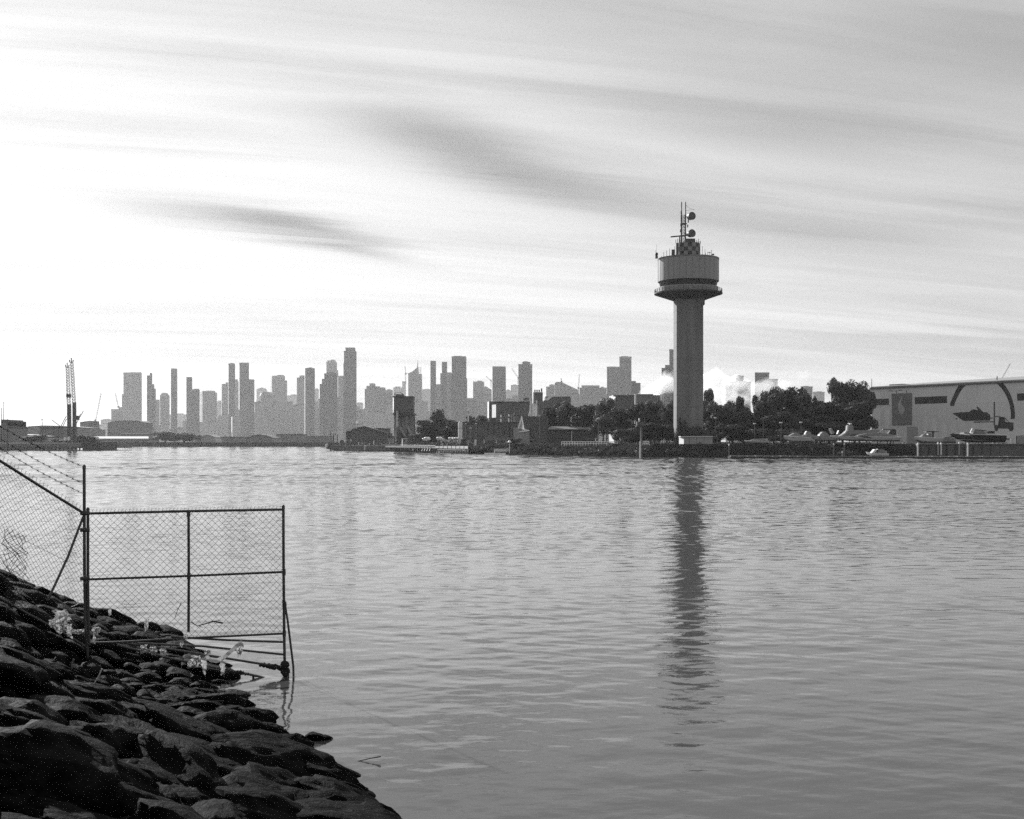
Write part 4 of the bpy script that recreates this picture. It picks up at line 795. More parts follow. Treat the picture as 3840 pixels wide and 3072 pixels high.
# ------------------------------------------------------------------ control tower
def control_tower():
    D = 285; cx = X(2581, D); c = (cx, D, 0); zz = lambda y: Z(y, D); r = lambda n: W(n, D)
    con = mat('tower_concrete', .165, .85, .32, .45, stretch=(1, 1, .12)); dr = mat('tower_drum_cladding', .24, .42, .08, .3, stretch=(1, 1, .2))
    t = Thing('control_tower', 'tall concrete harbour control tower with a drum head on a square shaft', 'tower', (cx, D, LANDZ))
    h = r(49.5); k = .35; oc = [(cx - h + k, D - h), (cx + h - k, D - h), (cx + h, D - h + k), (cx + h, D + h - k), (cx + h - k, D + h), (cx - h + k, D + h), (cx - h, D + h - k), (cx - h, D - h + k)]
    s = t.part('shaft', MB().prism(oc, LANDZ - .5, zz(1122)), con)
    for i in range(1, 12):                              # pour joints
        z = LANDZ + i * (zz(1122) - LANDZ) / 12; j = .025
        t.part('pour_joint', MB().prism([(cx + (x - cx) * (1 + j / h), D + (y - D) * (1 + j / h)) for x, y in oc], z, z + .09), concrete_d, s)
    t.part('cable_box', MB().box(cx + h - .4, cx + r(57), D - 2, D + 1.2, zz(1146), zz(1108)), con, s)
    # flaring underside and walkway
    u = t.part('underside', MB().lathe(c, [(3.4, zz(1127)), (6.9, zz(1107)), (r(127), zz(1104))], 48), mat('soffit', .06, .85, .1, .3), smooth=True)
    for i in range(16):
        a = i * math.pi / 8; d = Vector((math.cos(a), math.sin(a), 0)); q = Vector((cx, D, 0))
        t.part('rib', MB().slab([q + d * 3.4 + Vector((0, 0, zz(1129))), q + d * 7.2 + Vector((0, 0, zz(1107.5))), q + d * 7.2 + Vector((0, 0, zz(1106))), q + d * 3.4 + Vector((0, 0, zz(1124)))], Vector((-d.y, d.x, 0)) * .16), con, u)
    w = t.part('walkway', MB().lathe(c, [(r(111), zz(1104)), (r(127), zz(1104)), (r(127), zz(1099)), (r(111), zz(1099))], 64), mat('walkway_edge', .06, .8, .1, 1))
    n = 44
    for i in range(n):
        a = 2 * math.pi * i / n; p = Vector((cx + r(125) * math.cos(a), D + r(125) * math.sin(a), 0))
        t.part('rail_post', MB().cyl(p + Vector((0, 0, zz(1099))), p + Vector((0, 0, zz(1086))), .07, n=5), steel_d, w)
    g = MB()
    for y in (1086, 1092):
        g.tube([(cx + r(125) * math.cos(i * math.pi / 24), D + r(125) * math.sin(i * math.pi / 24), zz(y)) for i in range(49)], .035, 4)
    t.part('hand_rail', g, steel_d, w)
    t.part('lower_band', MB().lathe(c, [(r(112), zz(1099)), (r(112), zz(1079)), (r(100), zz(1079))], 72), dr, smooth=True)
    wb = t.part('window_band', MB().lathe(c, [(r(102), zz(1079.5)), (r(108), zz(1057)), (r(106), zz(1056))], 72), glass, smooth=True)
    for i in range(40):
        a = 2 * math.pi * i / 40; d = Vector((math.cos(a), math.sin(a), 0)); q = Vector((cx, D, 0))
        t.part('mullion', MB().cyl(q + d * r(102.5) + Vector((0, 0, zz(1079))), q + d * r(108.5) + Vector((0, 0, zz(1058))), .06, n=4), dark, wb)
    b = t.part('drum', MB().lathe(c, [(r(104), zz(1058)), (r(113.5), zz(1057.5)), (r(113.5), zz(974)), (r(112), zz(972)), (r(40), zz(970))], 72), dr, smooth=True)
    for i in range(30):                                  # cladding seams
        a = 2 * math.pi * (i + .5) / 30; p = Vector((cx + r(113.6) * math.cos(a), D + r(113.6) * math.sin(a), 0))
        t.part('seam', MB().cyl(p + Vector((0, 0, zz(1057))), p + Vector((0, 0, zz(975))), .035, n=4), con, b)
    t.part('rim', MB().lathe(c, [(r(114.6), zz(976)), (r(114.6), zz(971)), (r(111), zz(971))], 72), con, b)
    # chequered plant room
    R0 = r(44); ch = t.part('plant_room', MB().lathe(c, [(R0 - .05, zz(971)), (R0 - .05, zz(914))], 18), dark)
    pw = 2 * R0 * math.tan(math.pi / 18); ph = (zz(916) - zz(962)) / 3
    pm = [MB().box(-pw / 2 + .01, pw / 2 - .01, -.03, .03, .01, ph - .01).mesh('chequer_panel', mm) for mm in (mat('chequer_light', .22, .7, .15, 1), mat('chequer_dark', .03, .7, .1, 1))]
    for row in range(3):
        for i in range(18):
            a = 2 * math.pi * (i + .5) / 18
            o = bpy.data.objects.new('chequer_panel', pm[(i + row) % 2]); COL.objects.link(o); o.parent = ch
            o.location = Vector((cx + R0 * math.cos(a), D + R0 * math.sin(a), zz(962) + row * ph)) - t.loc; o.rotation_euler = (0, 0, a + math.pi / 2)
    t.part('roof_house', MB().box(cx - r(17), cx + r(21), D - 2.0, D + 1.5, zz(915), zz(900)), dark, ch)
    for px in (2533, 2540, 2546, 2604, 2611, 2618, 2625): t.part('whip_aerial', MB().cyl((X(px, D), D - .6, zz(916)), (X(px, D), D - .6, zz(905 - (px % 3) * 4)), .06, n=5), steel_d, ch)
    g = MB(); g.tube([(X(2603, D), D - 1, zz(906)), (X(2624, D), D - 1, zz(909)), (X(2626, D), D - 1, zz(915))], .04, 4); g.tube([(X(2603, D), D - 1, zz(911)), (X(2624, D), D - 1, zz(913))], .035, 4); t.part('roof_rail', g, steel_d, ch)
    t.part('cabinet', MB().box(X(2530, D), X(2537, D), D - 2.6, D - 1.6, zz(960), zz(918)), dark, ch)
    t.part('cabinet', MB().box(X(2512, D), X(2523, D), D - 3.2, D - 2.2, zz(966), zz(944)), dark)
    for k, px in enumerate((2486, 2497, 2508, 2527, 2545, 2588, 2598, 2617, 2630, 2640, 2650, 2664)): t.part('whip_aerial', MB().cyl((X(px, D), D - 1.5, zz(969)), (X(px, D), D - 1.5, zz(950 - (k * 7) % 17 - (18 if 2520 < px < 2635 else 0))), .05, n=5), steel_d)
    for px, y in ((2551, 846), (2577, 850), (2550, 868), (2579, 832), (2552, 800)): t.part('panel_aerial', MB().box(X(px - 2, D), X(px + 2, D), D - .9, D - .6, zz(y + 5), zz(y - 5)), dark)
    # lattice mast
    g = MB(); corners = [(-8, -1), (-1.5, -1), (5, .6), (11, .6)]
    mx = lambda o: X(2561 + o, D)
    for o, dy, yt in ((-8, -.5, 807), (-4, .4, 756), (7, -.5, 807), (11, .4, 756)): g.cyl((mx(o), D + dy, zz(915)), (mx(o), D + dy, zz(yt)), .11, n=5)
    for i in range(9):
        a, bz = zz(912 - i * 11.5), zz(912 - (i + 1) * 11.5)
        g.cyl((mx(-8), D - .5, a), (mx(7), D - .5, bz), .05, n=4); g.cyl((mx(7), D - .5, a), (mx(-8), D - .5, bz), .05, n=4); g.cyl((mx(-4), D + .4, a), (mx(11), D + .4, bz), .05, n=4); g.cyl((mx(-8), D - .5, bz), (mx(7), D - .5, bz), .06, n=4)
        g.cyl((mx(-8), D - .5, a), (mx(-4), D + .4, a), .05, n=4); g.cyl((mx(7), D - .5, a), (mx(11), D + .4, a), .05, n=4)
    m = t.part('lattice_mast', g, steel_d)
    t.part('mast_platform', MB().box(mx(-9), mx(13), D - .8, D + .7, zz(842), zz(839)), steel_d, m)
    g = MB(); g.tube([(X(2572, D), D, zz(770)), (X(2588, D), D, zz(782)), (X(2605, D), D, zz(787))], .03, 4); g.cyl((X(2572, D), D, zz(789)), (X(2604, D), D, zz(787)), .03, n=4); t.part('side_aerial', g, steel_d, m)
    for y in (813, 878):
        p = Vector((X(2590, D), D - .6, zz(y))); ax = Vector((.35, -.94, 0)).normalized()
        d = t.part('dish', MB().tube([p + ax * .55, p + ax * .5, p - ax * .45, p - ax * .7], r(15), 24, r(12.5)), mat('dish_cover', .07, .6, .15, .8), m, smooth=True)
        t.part('dish_bracket', MB().cyl(p + Vector((0, .4, 0)), (mx(9), D, zz(y)), .12, n=5), steel_d, d)
    t.part('radar_bar', MB().cyl((X(2512, D), D - 1.2, zz(892)), (X(2577, D), D - 1.2, zz(885.5)), .16, n=6), dark); t.part('radar_stalk', MB().cyl((X(2546, D), D - 1.2, zz(916)), (X(2546, D), D - 1.2, zz(889)), .2, .12, 6), dark)
    # fittings on the roof edge
    for px, y0, y1, rr in ((2460, 972, 962, .35), (2458, 962, 940, .06), (2461, 940, 920, .03), (2659, 970, 947, .06), (2672, 970, 958, .05), (2643, 968, 950, .04), (2479, 972, 963, .06), (2637, 968, 958, .1)): t.part('roof_fitting', MB().cyl((X(px, D), D - 1, zz(y0)), (X(px, D), D - 1, zz(y1)), rr, n=7), steel_d)
    t.part('wind_vane', MB().box(X(2653, D), X(2662, D), D - 1.1, D - .9, zz(950.5), zz(948.5)), steel_d); t.part('beacon', MB().lathe((X(2460, D), D - 1, zz(962)), [(.2, 0), (.38, .3), (.3, .7)], 10), dark); t.part('floodlight', MB().box(X(2666, D), X(2675, D), D - 1.3, D - .7, zz(959), zz(955)), steel_d)
control_tower()
# white container-like hut below the tower
D = 271; t = Thing('site_hut', 'pale boxy hut on the bank directly below the control tower', 'hut', (X(2612, D), D, LANDZ)); t.part('body', MB().box(X(2564, D), X(2672, D), D, D + 3, LANDZ, Z(1639, D)), grey)
t.part('end_wall', MB().prism([(X(2553, D), D + 3), (X(2564, D), D - .1), (X(2564, D), D + .2), (X(2555, D), D + 3)], LANDZ, Z(1639.5, D)), white); t.part('roof', MB().box(X(2552, D), X(2673, D), D - .2, D + 3.2, Z(1639, D), Z(1636, D)), wallm)  # sunlit end coloured white against the grey front
for px in (2585, 2612, 2640): t.part('seam', MB().box(X(px, D), X(px + 1, D), D - .05, D, LANDZ, Z(1640, D)), walld)

# ------------------------------------------------------------------ boat shed with painted wall
def boat_shed():
    A, B = Vector((X(3268, 322), 322, 0)), Vector((X(3840, 283), 283, 0)); dirn = (B - A).normalized(); nrm = Vector((dirn.y, -dirn.x, 0))
    if nrm.y > 0: nrm = -nrm
    def wp(px, py, off=0.0):                              # a pixel of the picture, found on the wall plane
        ray = Vector(((px - 1920) / F, 1, (HOR - py) / F)); k = ((A - Vector((0, 0, CAMH))).dot(nrm) + off) / ray.dot(nrm); return Vector((0, 0, CAMH)) + ray * k
    zt = wp(3268, 1456).z; E = B + dirn * 14; dep = -nrm * 40
    t = Thing('boat_shed', 'big pale boat shed with dark painted pictures on its wall', 'shed', (A.x, A.y, LANDZ))
    wl_ = t.part('wall', MB().prism([(A.x, A.y), (E.x, E.y), (E.x + dep.x, E.y + dep.y), (A.x + dep.x, A.y + dep.y)], LANDZ, zt), wallm)
    u = dirn; o = nrm * .35
    g = MB(); r0 = A - u * .3 + o; r1 = E + o
    g.slab([r0 + Vector((0, 0, zt - .25)), r1 + Vector((0, 0, zt - .25)), r1 + Vector((0, 0, zt + .12)), r0 + Vector((0, 0, zt + .12))], -nrm * .5); t.part('gutter', g, walld)
    t.part('roof', MB().slab([A + o * .9 + Vector((0, 0, zt + .13)), E + o * .9 + Vector((0, 0, zt + .13)), E - nrm * 16 + Vector((0, 0, zt + 2.1)), A + u * 5 - nrm * 16 + Vector((0, 0, zt + 1.5))], (0, 0, .2)), mat('shed_roof', .3, .6, .08, .2))
    t.part('roof_vent', MB().slab([wp(3295, 1456) - nrm * 4 + Vector((0, 0, .5)), wp(3345, 1454) - nrm * 4 + Vector((0, 0, .5)), wp(3345, 1454) - nrm * 4 + Vector((0, 0, 1.1)), wp(3295, 1456) - nrm * 4 + Vector((0, 0, 1.1))], -nrm * 3), roofm)
    t.part('corner_mast', MB().cyl(wp(3269, 1458), wp(3269, 1420), .1, .06, 6), steel_d); t.part('roof_pipe', MB().cyl(wp(3739, 1425, -2), wp(3739, 1411, -2), .12, n=6), steel_d)
    paint = mat('mural_black', .045, .8, .25, .8); bannerm = mat('banner_cloth', .17, .85, .12, .6); light = mat('banner_print', .36, .8, .08, .6)
    def pic(name, pts, m=paint, off=.03, th=.03, parent=None): return t.part(name, MB().slab([wp(a, b, off) for a, b in pts], -nrm * th), m, parent or wl_)
    for q in (((3269, 1497), (3333, 1494.5), (3333, 1518.5), (3269, 1521)), ((3430, 1490), (3551, 1485), (3551, 1511.5), (3431, 1516)), ((3814, 1476), (3880, 1473), (3880, 1501), (3815, 1503))): pic('painted_stripe', q)
    def zp(a, b): return (3540 + a / 7.187, 1400 + b / 7.187)
    lo = [(155, 880), (175, 780), (215, 690), (260, 590), (310, 480), (360, 385), (400, 330)]; li = [(590, 322), (500, 410), (430, 510), (375, 610), (330, 710), (290, 800), (270, 882)]
    pic('painted_arc', [zp(*p) for p in lo + li])
    ro = [(1590, 268), (1680, 380), (1750, 490), (1800, 600), (1850, 740), (1885, 880), (1905, 1030), (1910, 1150), (1900, 1235)]; ri = [(1795, 1230), (1805, 1130), (1795, 1000), (1770, 850), (1720, 700), (1650, 550), (1560, 420), (1430, 275)]
    pic('painted_arc', [zp(*p) for p in ro + ri])
    pic('painted_boat', [zp(*p) for p in ((225, 1080), (450, 1050), (680, 1045), (740, 990), (800, 970), (920, 1000), (870, 905), (910, 900), (1060, 1050), (1160, 1050), (1185, 1085), (1235, 1110), (1245, 1160), (1235, 1195), (1305, 1195), (1305, 1220), (1240, 1222), (1235, 1275), (540, 1285), (490, 1265), (330, 1150))])
    pic('painted_fork', [zp(*p) for p in ((805, 1300), (1340, 1296), (1340, 1318), (805, 1332))]); pic('painted_mast', [zp(*p) for p in ((1338, 770), (1370, 770), (1372, 1400), (1340, 1400))], off=.035)
    pic('painted_truck', [zp(*p) for p in ((1350, 1395), (1455, 1400), (1485, 1180), (1635, 1175), (1645, 1310), (1870, 1330), (1872, 1500), (1830, 1560), (1780, 1560), (1725, 1490), (1460, 1490), (1440, 1545), (1405, 1565), (1365, 1530))], off=.04)
    for a, b in (((1375, 1150), (1520, 1162)), ((1645, 1195), (1745, 1300))): pic('painted_line', [zp(a[0], a[1]), zp(b[0], b[1]), zp(b[0] - 4, b[1] + 22), zp(a[0] - 4, a[1] + 22)], off=.028)
    pic('painted_dot', [zp(330 + 20 * math.cos(k * .785), 1228 + 20 * math.sin(k * .785)) for k in range(8)])
    def bp(a, b): return (3260 + a / 7.187, 1420 + b / 7.187)
    bn = pic('banner', [bp(600, 405), bp(1150, 385), bp(1150, 1255), bp(610, 1270)], bannerm, .05, .04)
    pic('sail_emblem', [bp(*p) for p in ((870, 460), (835, 560), (790, 650), (775, 740), (790, 830), (815, 900), (870, 970), (920, 920), (965, 840), (930, 780), (890, 730), (865, 660), (880, 560))], light, .07, .015, bn)
    pic('sail_slit', [bp(*p) for p in ((858, 560), (868, 560), (862, 700), (852, 700))], bannerm, .08, .01, bn)
    rd = random.Random(3)
    for y0, h, x0, x1, n in ((1000, 75, 770, 985, 9), (1105, 110, 720, 1010, 14)):       # two faint rows of lettering, not readable in the photograph
        for k in range(n):
            a = x0 + (x1 - x0) * k / n; wd = (x1 - x0) / n * .42; hh = h * (1 if k == 0 else .55 + .35 * rd.random())
            pic('letter_stroke', [bp(a, y0 + h), bp(a, y0 + h - hh), bp(a + wd, y0 + h - hh), bp(a + wd, y0 + h)], mat('banner_letter', .24, .8, .08, .6), .07, .012, bn)
    for q in (((520, 325), (560, 318), (640, 330), (640, 345), (560, 335), (522, 342)), ((730, 320), (745, 322), (742, 385), (725, 388)), ((785, 318), (850, 300), (900, 310), (900, 324), (850, 316), (790, 332)), ((985, 310), (1000, 312), (1003, 375), (988, 378)), ((680, 330), (700, 328), (705, 350), (688, 352))): pic('spray_mark', [bp(*p) for p in q])
    for k in range(1, 20):                                  # upright sheeting laps
        p = A + u * (k * (E - A).length / 20); t.part('sheet_lap', MB().slab([p + Vector((0, 0, LANDZ)), p + u * .05 + Vector((0, 0, LANDZ)), p + u * .05 + Vector((0, 0, zt - .3)), p + Vector((0, 0, zt - .3))], nrm * .018), wallm, wl_)
    t.part('lower_door', MB().slab([wp(3400, 1665, .06), wp(3400, 1600, .06), wp(3440, 1600, .06), wp(3440, 1665, .06)], -nrm * .06), mat('door_grey', .3, .7, .06, .3), wl_)
    t.part('stay', MB().cyl(P(3230, 1600, 316), P(3267, 1550, 318), .1, n=5), steel)
boat_shed()

# ------------------------------------------------------------------ boats
def hull_mesh(bow, stern, H, beam, rake=.18, D=0, keel=0.0):
    """lofted hull, bow at the left end"""
    L = (stern - bow).length; ax = (stern - bow).normalized(); sd = Vector((-ax.y, ax.x, 0)); N = 16; rows = []
    for i in range(N + 1):
        s = i / N; b = beam / 2 * (1 - (1 - min(1, s * 1.35)) ** 2.4) ** .75 if s < .74 else beam / 2 * (1 - .12 * (s - .74) / .26)
        b = max(b, .03); sheer = H * (1 + .28 * (1 - s) ** 2); k = H * .92 * max(0, 1 - s / .42) ** 2.2
        off = 0
        p = bow + ax * (s * L)
        rows.append([p + Vector((0, 0, k)), p + sd * b * .72 + Vector((0, 0, k + (sheer - k) * .34)), p + sd * b + Vector((0, 0, sheer)), p - sd * b + Vector((0, 0, sheer)), p - sd * b * .72 + Vector((0, 0, k + (sheer - k) * .34))])
    g = MB(); fs = []
    for i in range(N):
        for j in range(5): fs.append((i * 5 + j, i * 5 + (j + 1) % 5, (i + 1) * 5 + (j + 1) % 5, (i + 1) * 5 + j))
    fs.append((0, 1, 2, 3, 4)); fs.append(tuple(N * 5 + j for j in (4, 3, 2, 1, 0)))
    g.add([q for r in rows for q in r], fs); return g
def boat(label, xb, xs, D, yk, H, beam, hm, parts, name='motor_cruiser', cat='boat', cradle=True, dy=-1.5):
    bow, stern = P(xb, yk, D), P(xs, yk, D + dy); t = Thing(name, label, cat, ((bow.x + stern.x) / 2, D, LANDZ), 'boats on the hard stand')
    h = t.part('hull', hull_mesh(bow, stern, H, beam), hm, smooth=True)
    g = MB(); ax = (stern - bow).normalized(); L = (stern - bow).length; f = -1.0
    g.tube([bow + Vector((0, -.05, H * 1.29)), bow + ax * L * .25 + Vector((0, -beam * .42, H * 1.16)), bow + ax * L * .55 + Vector((0, -beam * .5, H * 1.06)), stern + Vector((0, -beam * .46, H))], .05, 5); t.part('rubbing_rail', g, white if hm is not pale else walld, h)
    for nm, pts, d0, dd, m in parts:
        t.part(nm, MB().slab([P(a, b, D + d0) for a, b in pts], (0, dd, 0)), m)
    if cradle:
        for s in (.3, .55, .85):
            p = bow + ax * L * s
            for e in (-1, 1): t.part('cradle_post', MB().cyl((p.x, p.y + e * beam * .3, LANDZ - .1), (p.x, p.y + e * beam * .25, p.z + H * .25), .1, n=5), walld)
    return t
B2 = mat('boat_deck_white', .2, .4, .05, .6); BH = mat('boat_hull_paint', .62, .35, .05, .4)  # one even tone for the decks, another for the hulls
boat('leftmost white cruiser on the hard stand with a low wheelhouse', 2938, 3052, 277, 1661, 1.25, 3.2, BH,
     [('cabin', ((2962, 1634), (2980, 1624), (2992, 1623), (3003, 1632), (3012, 1638), (2962, 1640)), -.8, 1.8, B2), ('wheelhouse', ((3008, 1636), (3022, 1630), (3028, 1617), (3040, 1620), (3046, 1636)), -.9, 2.0, B2),
      ('windscreen', ((3010, 1634), (3024, 1628), (3029, 1616), (3026, 1616), (3018, 1629), (3006, 1633)), -1.1, .15, grey), ('aft_canopy', ((3046, 1627), (3052, 1630), (3052, 1640), (3046, 1640)), -.9, 2.0, walld), ('portlight', ((2972, 1640), (2990, 1641), (2990, 1643), (2974, 1642)), -1.75, .1, glass)])
boat('low grey cruiser between the leftmost and the flybridge cruiser', 3040, 3140, 272, 1657, 1.1, 3.2, pale,
     [('cabin', ((3075, 1630), (3085, 1620), (3096, 1619), (3106, 1628), (3110, 1636), (3072, 1637)), -.8, 1.9, B2), ('hull_window', ((3068, 1642), (3112, 1637), (3128, 1652), (3080, 1648)), -1.72, .12, glass), ('radar_arch', ((3113, 1608), (3119, 1606), (3130, 1624), (3122, 1628)), -.7, 1.6, B2), ('seat_back', ((3140, 1628), (3146, 1614), (3150, 1630)), -.5, 1.0, B2)])
boat('white flybridge cruiser with a tall wheelhouse, middle of the boat row', 3112, 3372, 267, 1656, 1.0, 3.8, BH,
     [('cabin', ((3148, 1638), (3165, 1628), (3178, 1616), (3204, 1614), (3300, 1612), (3300, 1634), (3148, 1640)), -1.0, 2.4, B2), ('flybridge', ((3178, 1616), (3180, 1596), (3198, 1595), (3203, 1614)), -.8, 1.8, B2),
      ('windscreen', ((3143, 1638), (3166, 1624), (3174, 1613), (3177, 1594), (3181, 1594), (3180, 1614), (3170, 1627), (3150, 1637)), -1.25, .2, white), ('side_window', ((3160, 1633), (3200, 1629), (3240, 1630), (3240, 1634), (3160, 1636)), -1.15, .1, glass), ('radar', ((3186, 1592), (3194, 1592), (3194, 1587), (3186, 1587)), -.2, .5, white), ('aerial', ((3191, 1587), (3192, 1587), (3192, 1578), (3191, 1578)), 0, .05, steel)])
boat('sleek cruiser with a long dark hull window, right of the flybridge cruiser', 3205, 3370, 262, 1655, .85, 3.4, BH,
     [('cabin', ((3218, 1633), (3250, 1626), (3290, 1624), (3330, 1627), (3368, 1640), (3368, 1645), (3220, 1636)), -1.0, 2.2, B2), ('hull_window', ((3216, 1636), (3260, 1635), (3320, 1640), (3367, 1645), (3367, 1651), (3300, 1646), (3240, 1642)), -1.85, .15, glass), ('windscreen_frame', ((3285, 1626), (3308, 1614), (3311, 1608), (3313, 1614), (3300, 1624), (3290, 1628)), -.9, .15, grey),
      ('hardtop', ((3310, 1609), (3356, 1609), (3356, 1613), (3312, 1612)), -.9, 2.0, walld), ('aft_canopy', ((3337, 1625), (3350, 1611), (3361, 1611), (3361, 1632)), -.9, 2.0, dark), ('roof_strut', ((3330, 1626), (3342, 1611), (3345, 1611), (3334, 1626)), -1.0, .12, B2)])
boat('small motor launch with an upright windscreen and hardtop', 3430, 3535, 268, 1663, 1.15, 2.8, BH,
     [('bottom_paint', ((3434, 1648), (3460, 1654), (3530, 1658), (3530, 1663), (3452, 1663)), -1.5, .3, dark), ('cabin', ((3452, 1640), (3466, 1630), (3500, 1632), (3502, 1642)), -.8, 1.7, B2), ('windscreen', ((3457, 1634), (3474, 1619), (3478, 1619), (3463, 1634)), -1.0, .15, grey), ('hardtop', ((3474, 1617), (3520, 1617), (3520, 1620), (3474, 1621)), -.9, 1.8, dark), ('hardtop_post', ((3496, 1619), (3504, 1619), (3501, 1642), (3497, 1642)), -.9, .2, dark), ('bow_rail', ((3430, 1631), (3455, 1633), (3455, 1634), (3430, 1632)), -.2, .06, dark), ('seat', ((3480, 1632), (3482, 1625), (3492, 1626), (3494, 1633)), -.6, 1.0, B2)])
boat('low open boat tucked behind the dark-hulled launch', 3512, 3585, 274, 1662, 1.0, 2.6, pale,
     [('foredeck', ((3522, 1646), (3545, 1643), (3580, 1644), (3580, 1648)), -.9, 1.8, B2), ('engine_cover', ((3538, 1640), (3575, 1634), (3575, 1641), (3540, 1643)), -.7, 1.4, walld)])
boat('long launch with a dark hull and raised bow at the right of the boat row', 3567, 3768, 262, 1660, 1.55, 3.8, mat('dark_hull', .03, .3, .1, 1),
     [('waterline_stripe', ((3580, 1647), (3730, 1653), (3730, 1654.5), (3580, 1648.5)), -2.0, .1, grey), ('coachroof', ((3612, 1632), (3616, 1622), (3700, 1630), (3702, 1637)), -1.1, 2.2, walld), ('deck_trim', ((3600, 1626), (3612, 1628), (3700, 1637), (3700, 1639), (3600, 1629)), -1.95, .12, white), ('wheelhouse', ((3648, 1626), (3655, 1612), (3690, 1616), (3700, 1630)), -.9, 1.8, B2),
      ('windscreen', ((3638, 1623), (3646, 1607), (3656, 1609), (3650, 1624)), -1.0, .3, wallm), ('awning', ((3655, 1610), (3700, 1614), (3700, 1616), (3655, 1612)), -.95, 1.9, dark), ('stern_awning', ((3706, 1617), (3730, 1616), (3730, 1626), (3708, 1626)), -.8, 1.6, dark), ('outboard', ((3762, 1644), (3788, 1644), (3786, 1650), (3764, 1650)), -.5, .8, dark), ('stem_fitting', ((3563, 1628), (3578, 1622), (3582, 1630), (3566, 1634)), -.3, .5, dark)], name='launch')
boat('small low yacht on the bank with an upright mast, left of the cruisers', 2790, 2882, 276, 1664, .55, 2.2, BH,
     [('cabin', ((2812, 1652), (2830, 1646), (2862, 1645), (2872, 1652)), -.5, 1.1, B2), ('cockpit', ((2866, 1646), (2880, 1645), (2880, 1652), (2866, 1652)), -.5, 1.1, grey)], name='yacht')
D = 276; yo = bpy.data.objects['yacht']; me = MB().cyl(P(2862, 1650, D), P(2862, 1566, D), .09, .06, 6).mesh('boat_mast', steel, yo.location); o = bpy.data.objects.new('boat_mast', me); COL.objects.link(o); o.parent = yo
# marina pontoon, small boat, piles
D = 246; t = Thing('marina_pontoon', 'long low marina pontoon running along the foot of the right bank', 'pontoon', (X(3300, D), D, 0))
t.part('float', MB().prism([(X(2738, 250), 250), (X(3840, 241), 241), (150, 236), (150, 239), (X(3840, 241), 243.5), (X(2738, 250), 252.5)], -.3, .42), dark)
for k in range(36):
    a, b = 2740 + k * 31.5, 2769 + k * 31.5; da, db = 250 - 9 * (a - 2738) / 1102, 250 - 9 * (b - 2738) / 1102
    t.part('deck_plank_bay', MB().prism([(X(a, da), da - .05), (X(b, db), db - .05), (X(b, db), db + 2.3), (X(a, da), da + 2.3)], .42, .52 + .03 * (k % 3 == 0)), mat('pontoon_deck', .22, .8, .2, .7))
for i, (lab, px, yt, yb, wd, m) in enumerate((('pile with white cap at the left end of the marina pontoon', 2734, 1667, 1712, 2.2, wood), ('left pile of the pair on the pontoon below the flybridge cruiser', 3126, 1665, 1716, 2.6, steel), ('right pile of the pair on the pontoon below the flybridge cruiser', 3166, 1664, 1716, 2.4, steel),
                           ('bright pontoon pile below the small motor launch', 3442, 1664, 1718, 3, wallm), ('brightest bent-topped pontoon pile below the dark launch', 3629, 1664, 1717, 3, white), ('short pile behind the pontoon right of the small launch', 3529, 1662, 1690, 3, white), ('short thick pile behind, below the small launch stern', 3518, 1661, 1690, 3.4, grey),
                           ('short pile below the stern of the dark launch', 3722, 1662, 1690, 2.4, white), ('pale post at the right end of the yard', 3789, 1648, 1680, 2.6, white), ('short grey stub behind the pontoon under the dark bow', 3597, 1660, 1690, 3, grey), ('squat stub on the pontoon left of the paired piles', 3158, 1694, 1712, 3, grey))):
    D = 247.5 if yb > 1700 else 258; t = Thing('mooring_pile', lab, 'pile', (X(px, D), D, 0), 'mooring piles of the marina'); t.part('shaft', MB().cyl((X(px, D), D, -1 if yb > 1700 else .6), P(px, yt + 4, D), W(wd, D), W(wd, D), 10), m)
    t.part('cap', MB().lathe(P(px, yt + 4, D), [(W(wd * 1.35, D), 0), (W(wd * 1.2, D), .12), (.02, .42)], 10), white)
boat('small white runabout with a covered cockpit on the marina pontoon', 3252, 3330, 247.2, 1712, .55, 1.6, white,
     [('cover', ((3282, 1700), (3292, 1684), (3316, 1686), (3322, 1700)), -.6, 1.1, B2), ('windscreen', ((3268, 1700), (3280, 1686), (3290, 1685), (3280, 1700)), -.7, 1.3, white), ('cover_strap', ((3290, 1686), (3293, 1686), (3291, 1701), (3288, 1701)), -.68, .06, dark), ('outboard', ((3318, 1690), (3327, 1692), (3326, 1706), (3320, 1706)), -.1, .3, grey), ('bow_fitting', ((3248, 1694), (3262, 1697), (3264, 1704), (3254, 1704)), -.2, .4, white)], 'runabout', 'boat', False, 0)
# retaining edge of the hard stand on the right
D = 259; t = Thing('retaining_wall', 'dark retaining wall under the boat yard at the far right', 'wall', (X(3700, D), D, 0)); t.part('face', MB().prism([(X(3440, D), D), (150, D - 6), (150, D - 5), (X(3440, D), D + 1)], -.2, 2.85), walld)
for k in range(14): px = 3450 + k * 32; t.part('sheet_pile', MB().cyl((X(px, D), D - .35 - k * .12, -.5), (X(px, D), D - .35 - k * .12, 2.88), .16, n=6), dark)
t.part('capping', MB().prism([(X(3440, D), D - .3), (150, D - 6.3), (150, D - 4.9), (X(3440, D), D + 1.1)], 2.85, 3.0), concrete)
D = 280; t = Thing('yard_fence', 'grey panel gate at the right end of the yard', 'gate', (X(3815, D), D, LANDZ)); t.part('panel', MB().box(X(3812, D), X(3850, D), D, D + .1, LANDZ, Z(1638, D)), grey); t.part('top_rail', MB().box(X(3810, D), X(3850, D), D - .08, D + .18, Z(1637, D), Z(1634, D)), walld); t.part('post', MB().box(X(3808, D), X(3811.5, D), D - .1, D + .2, LANDZ, Z(1634, D)), walld)

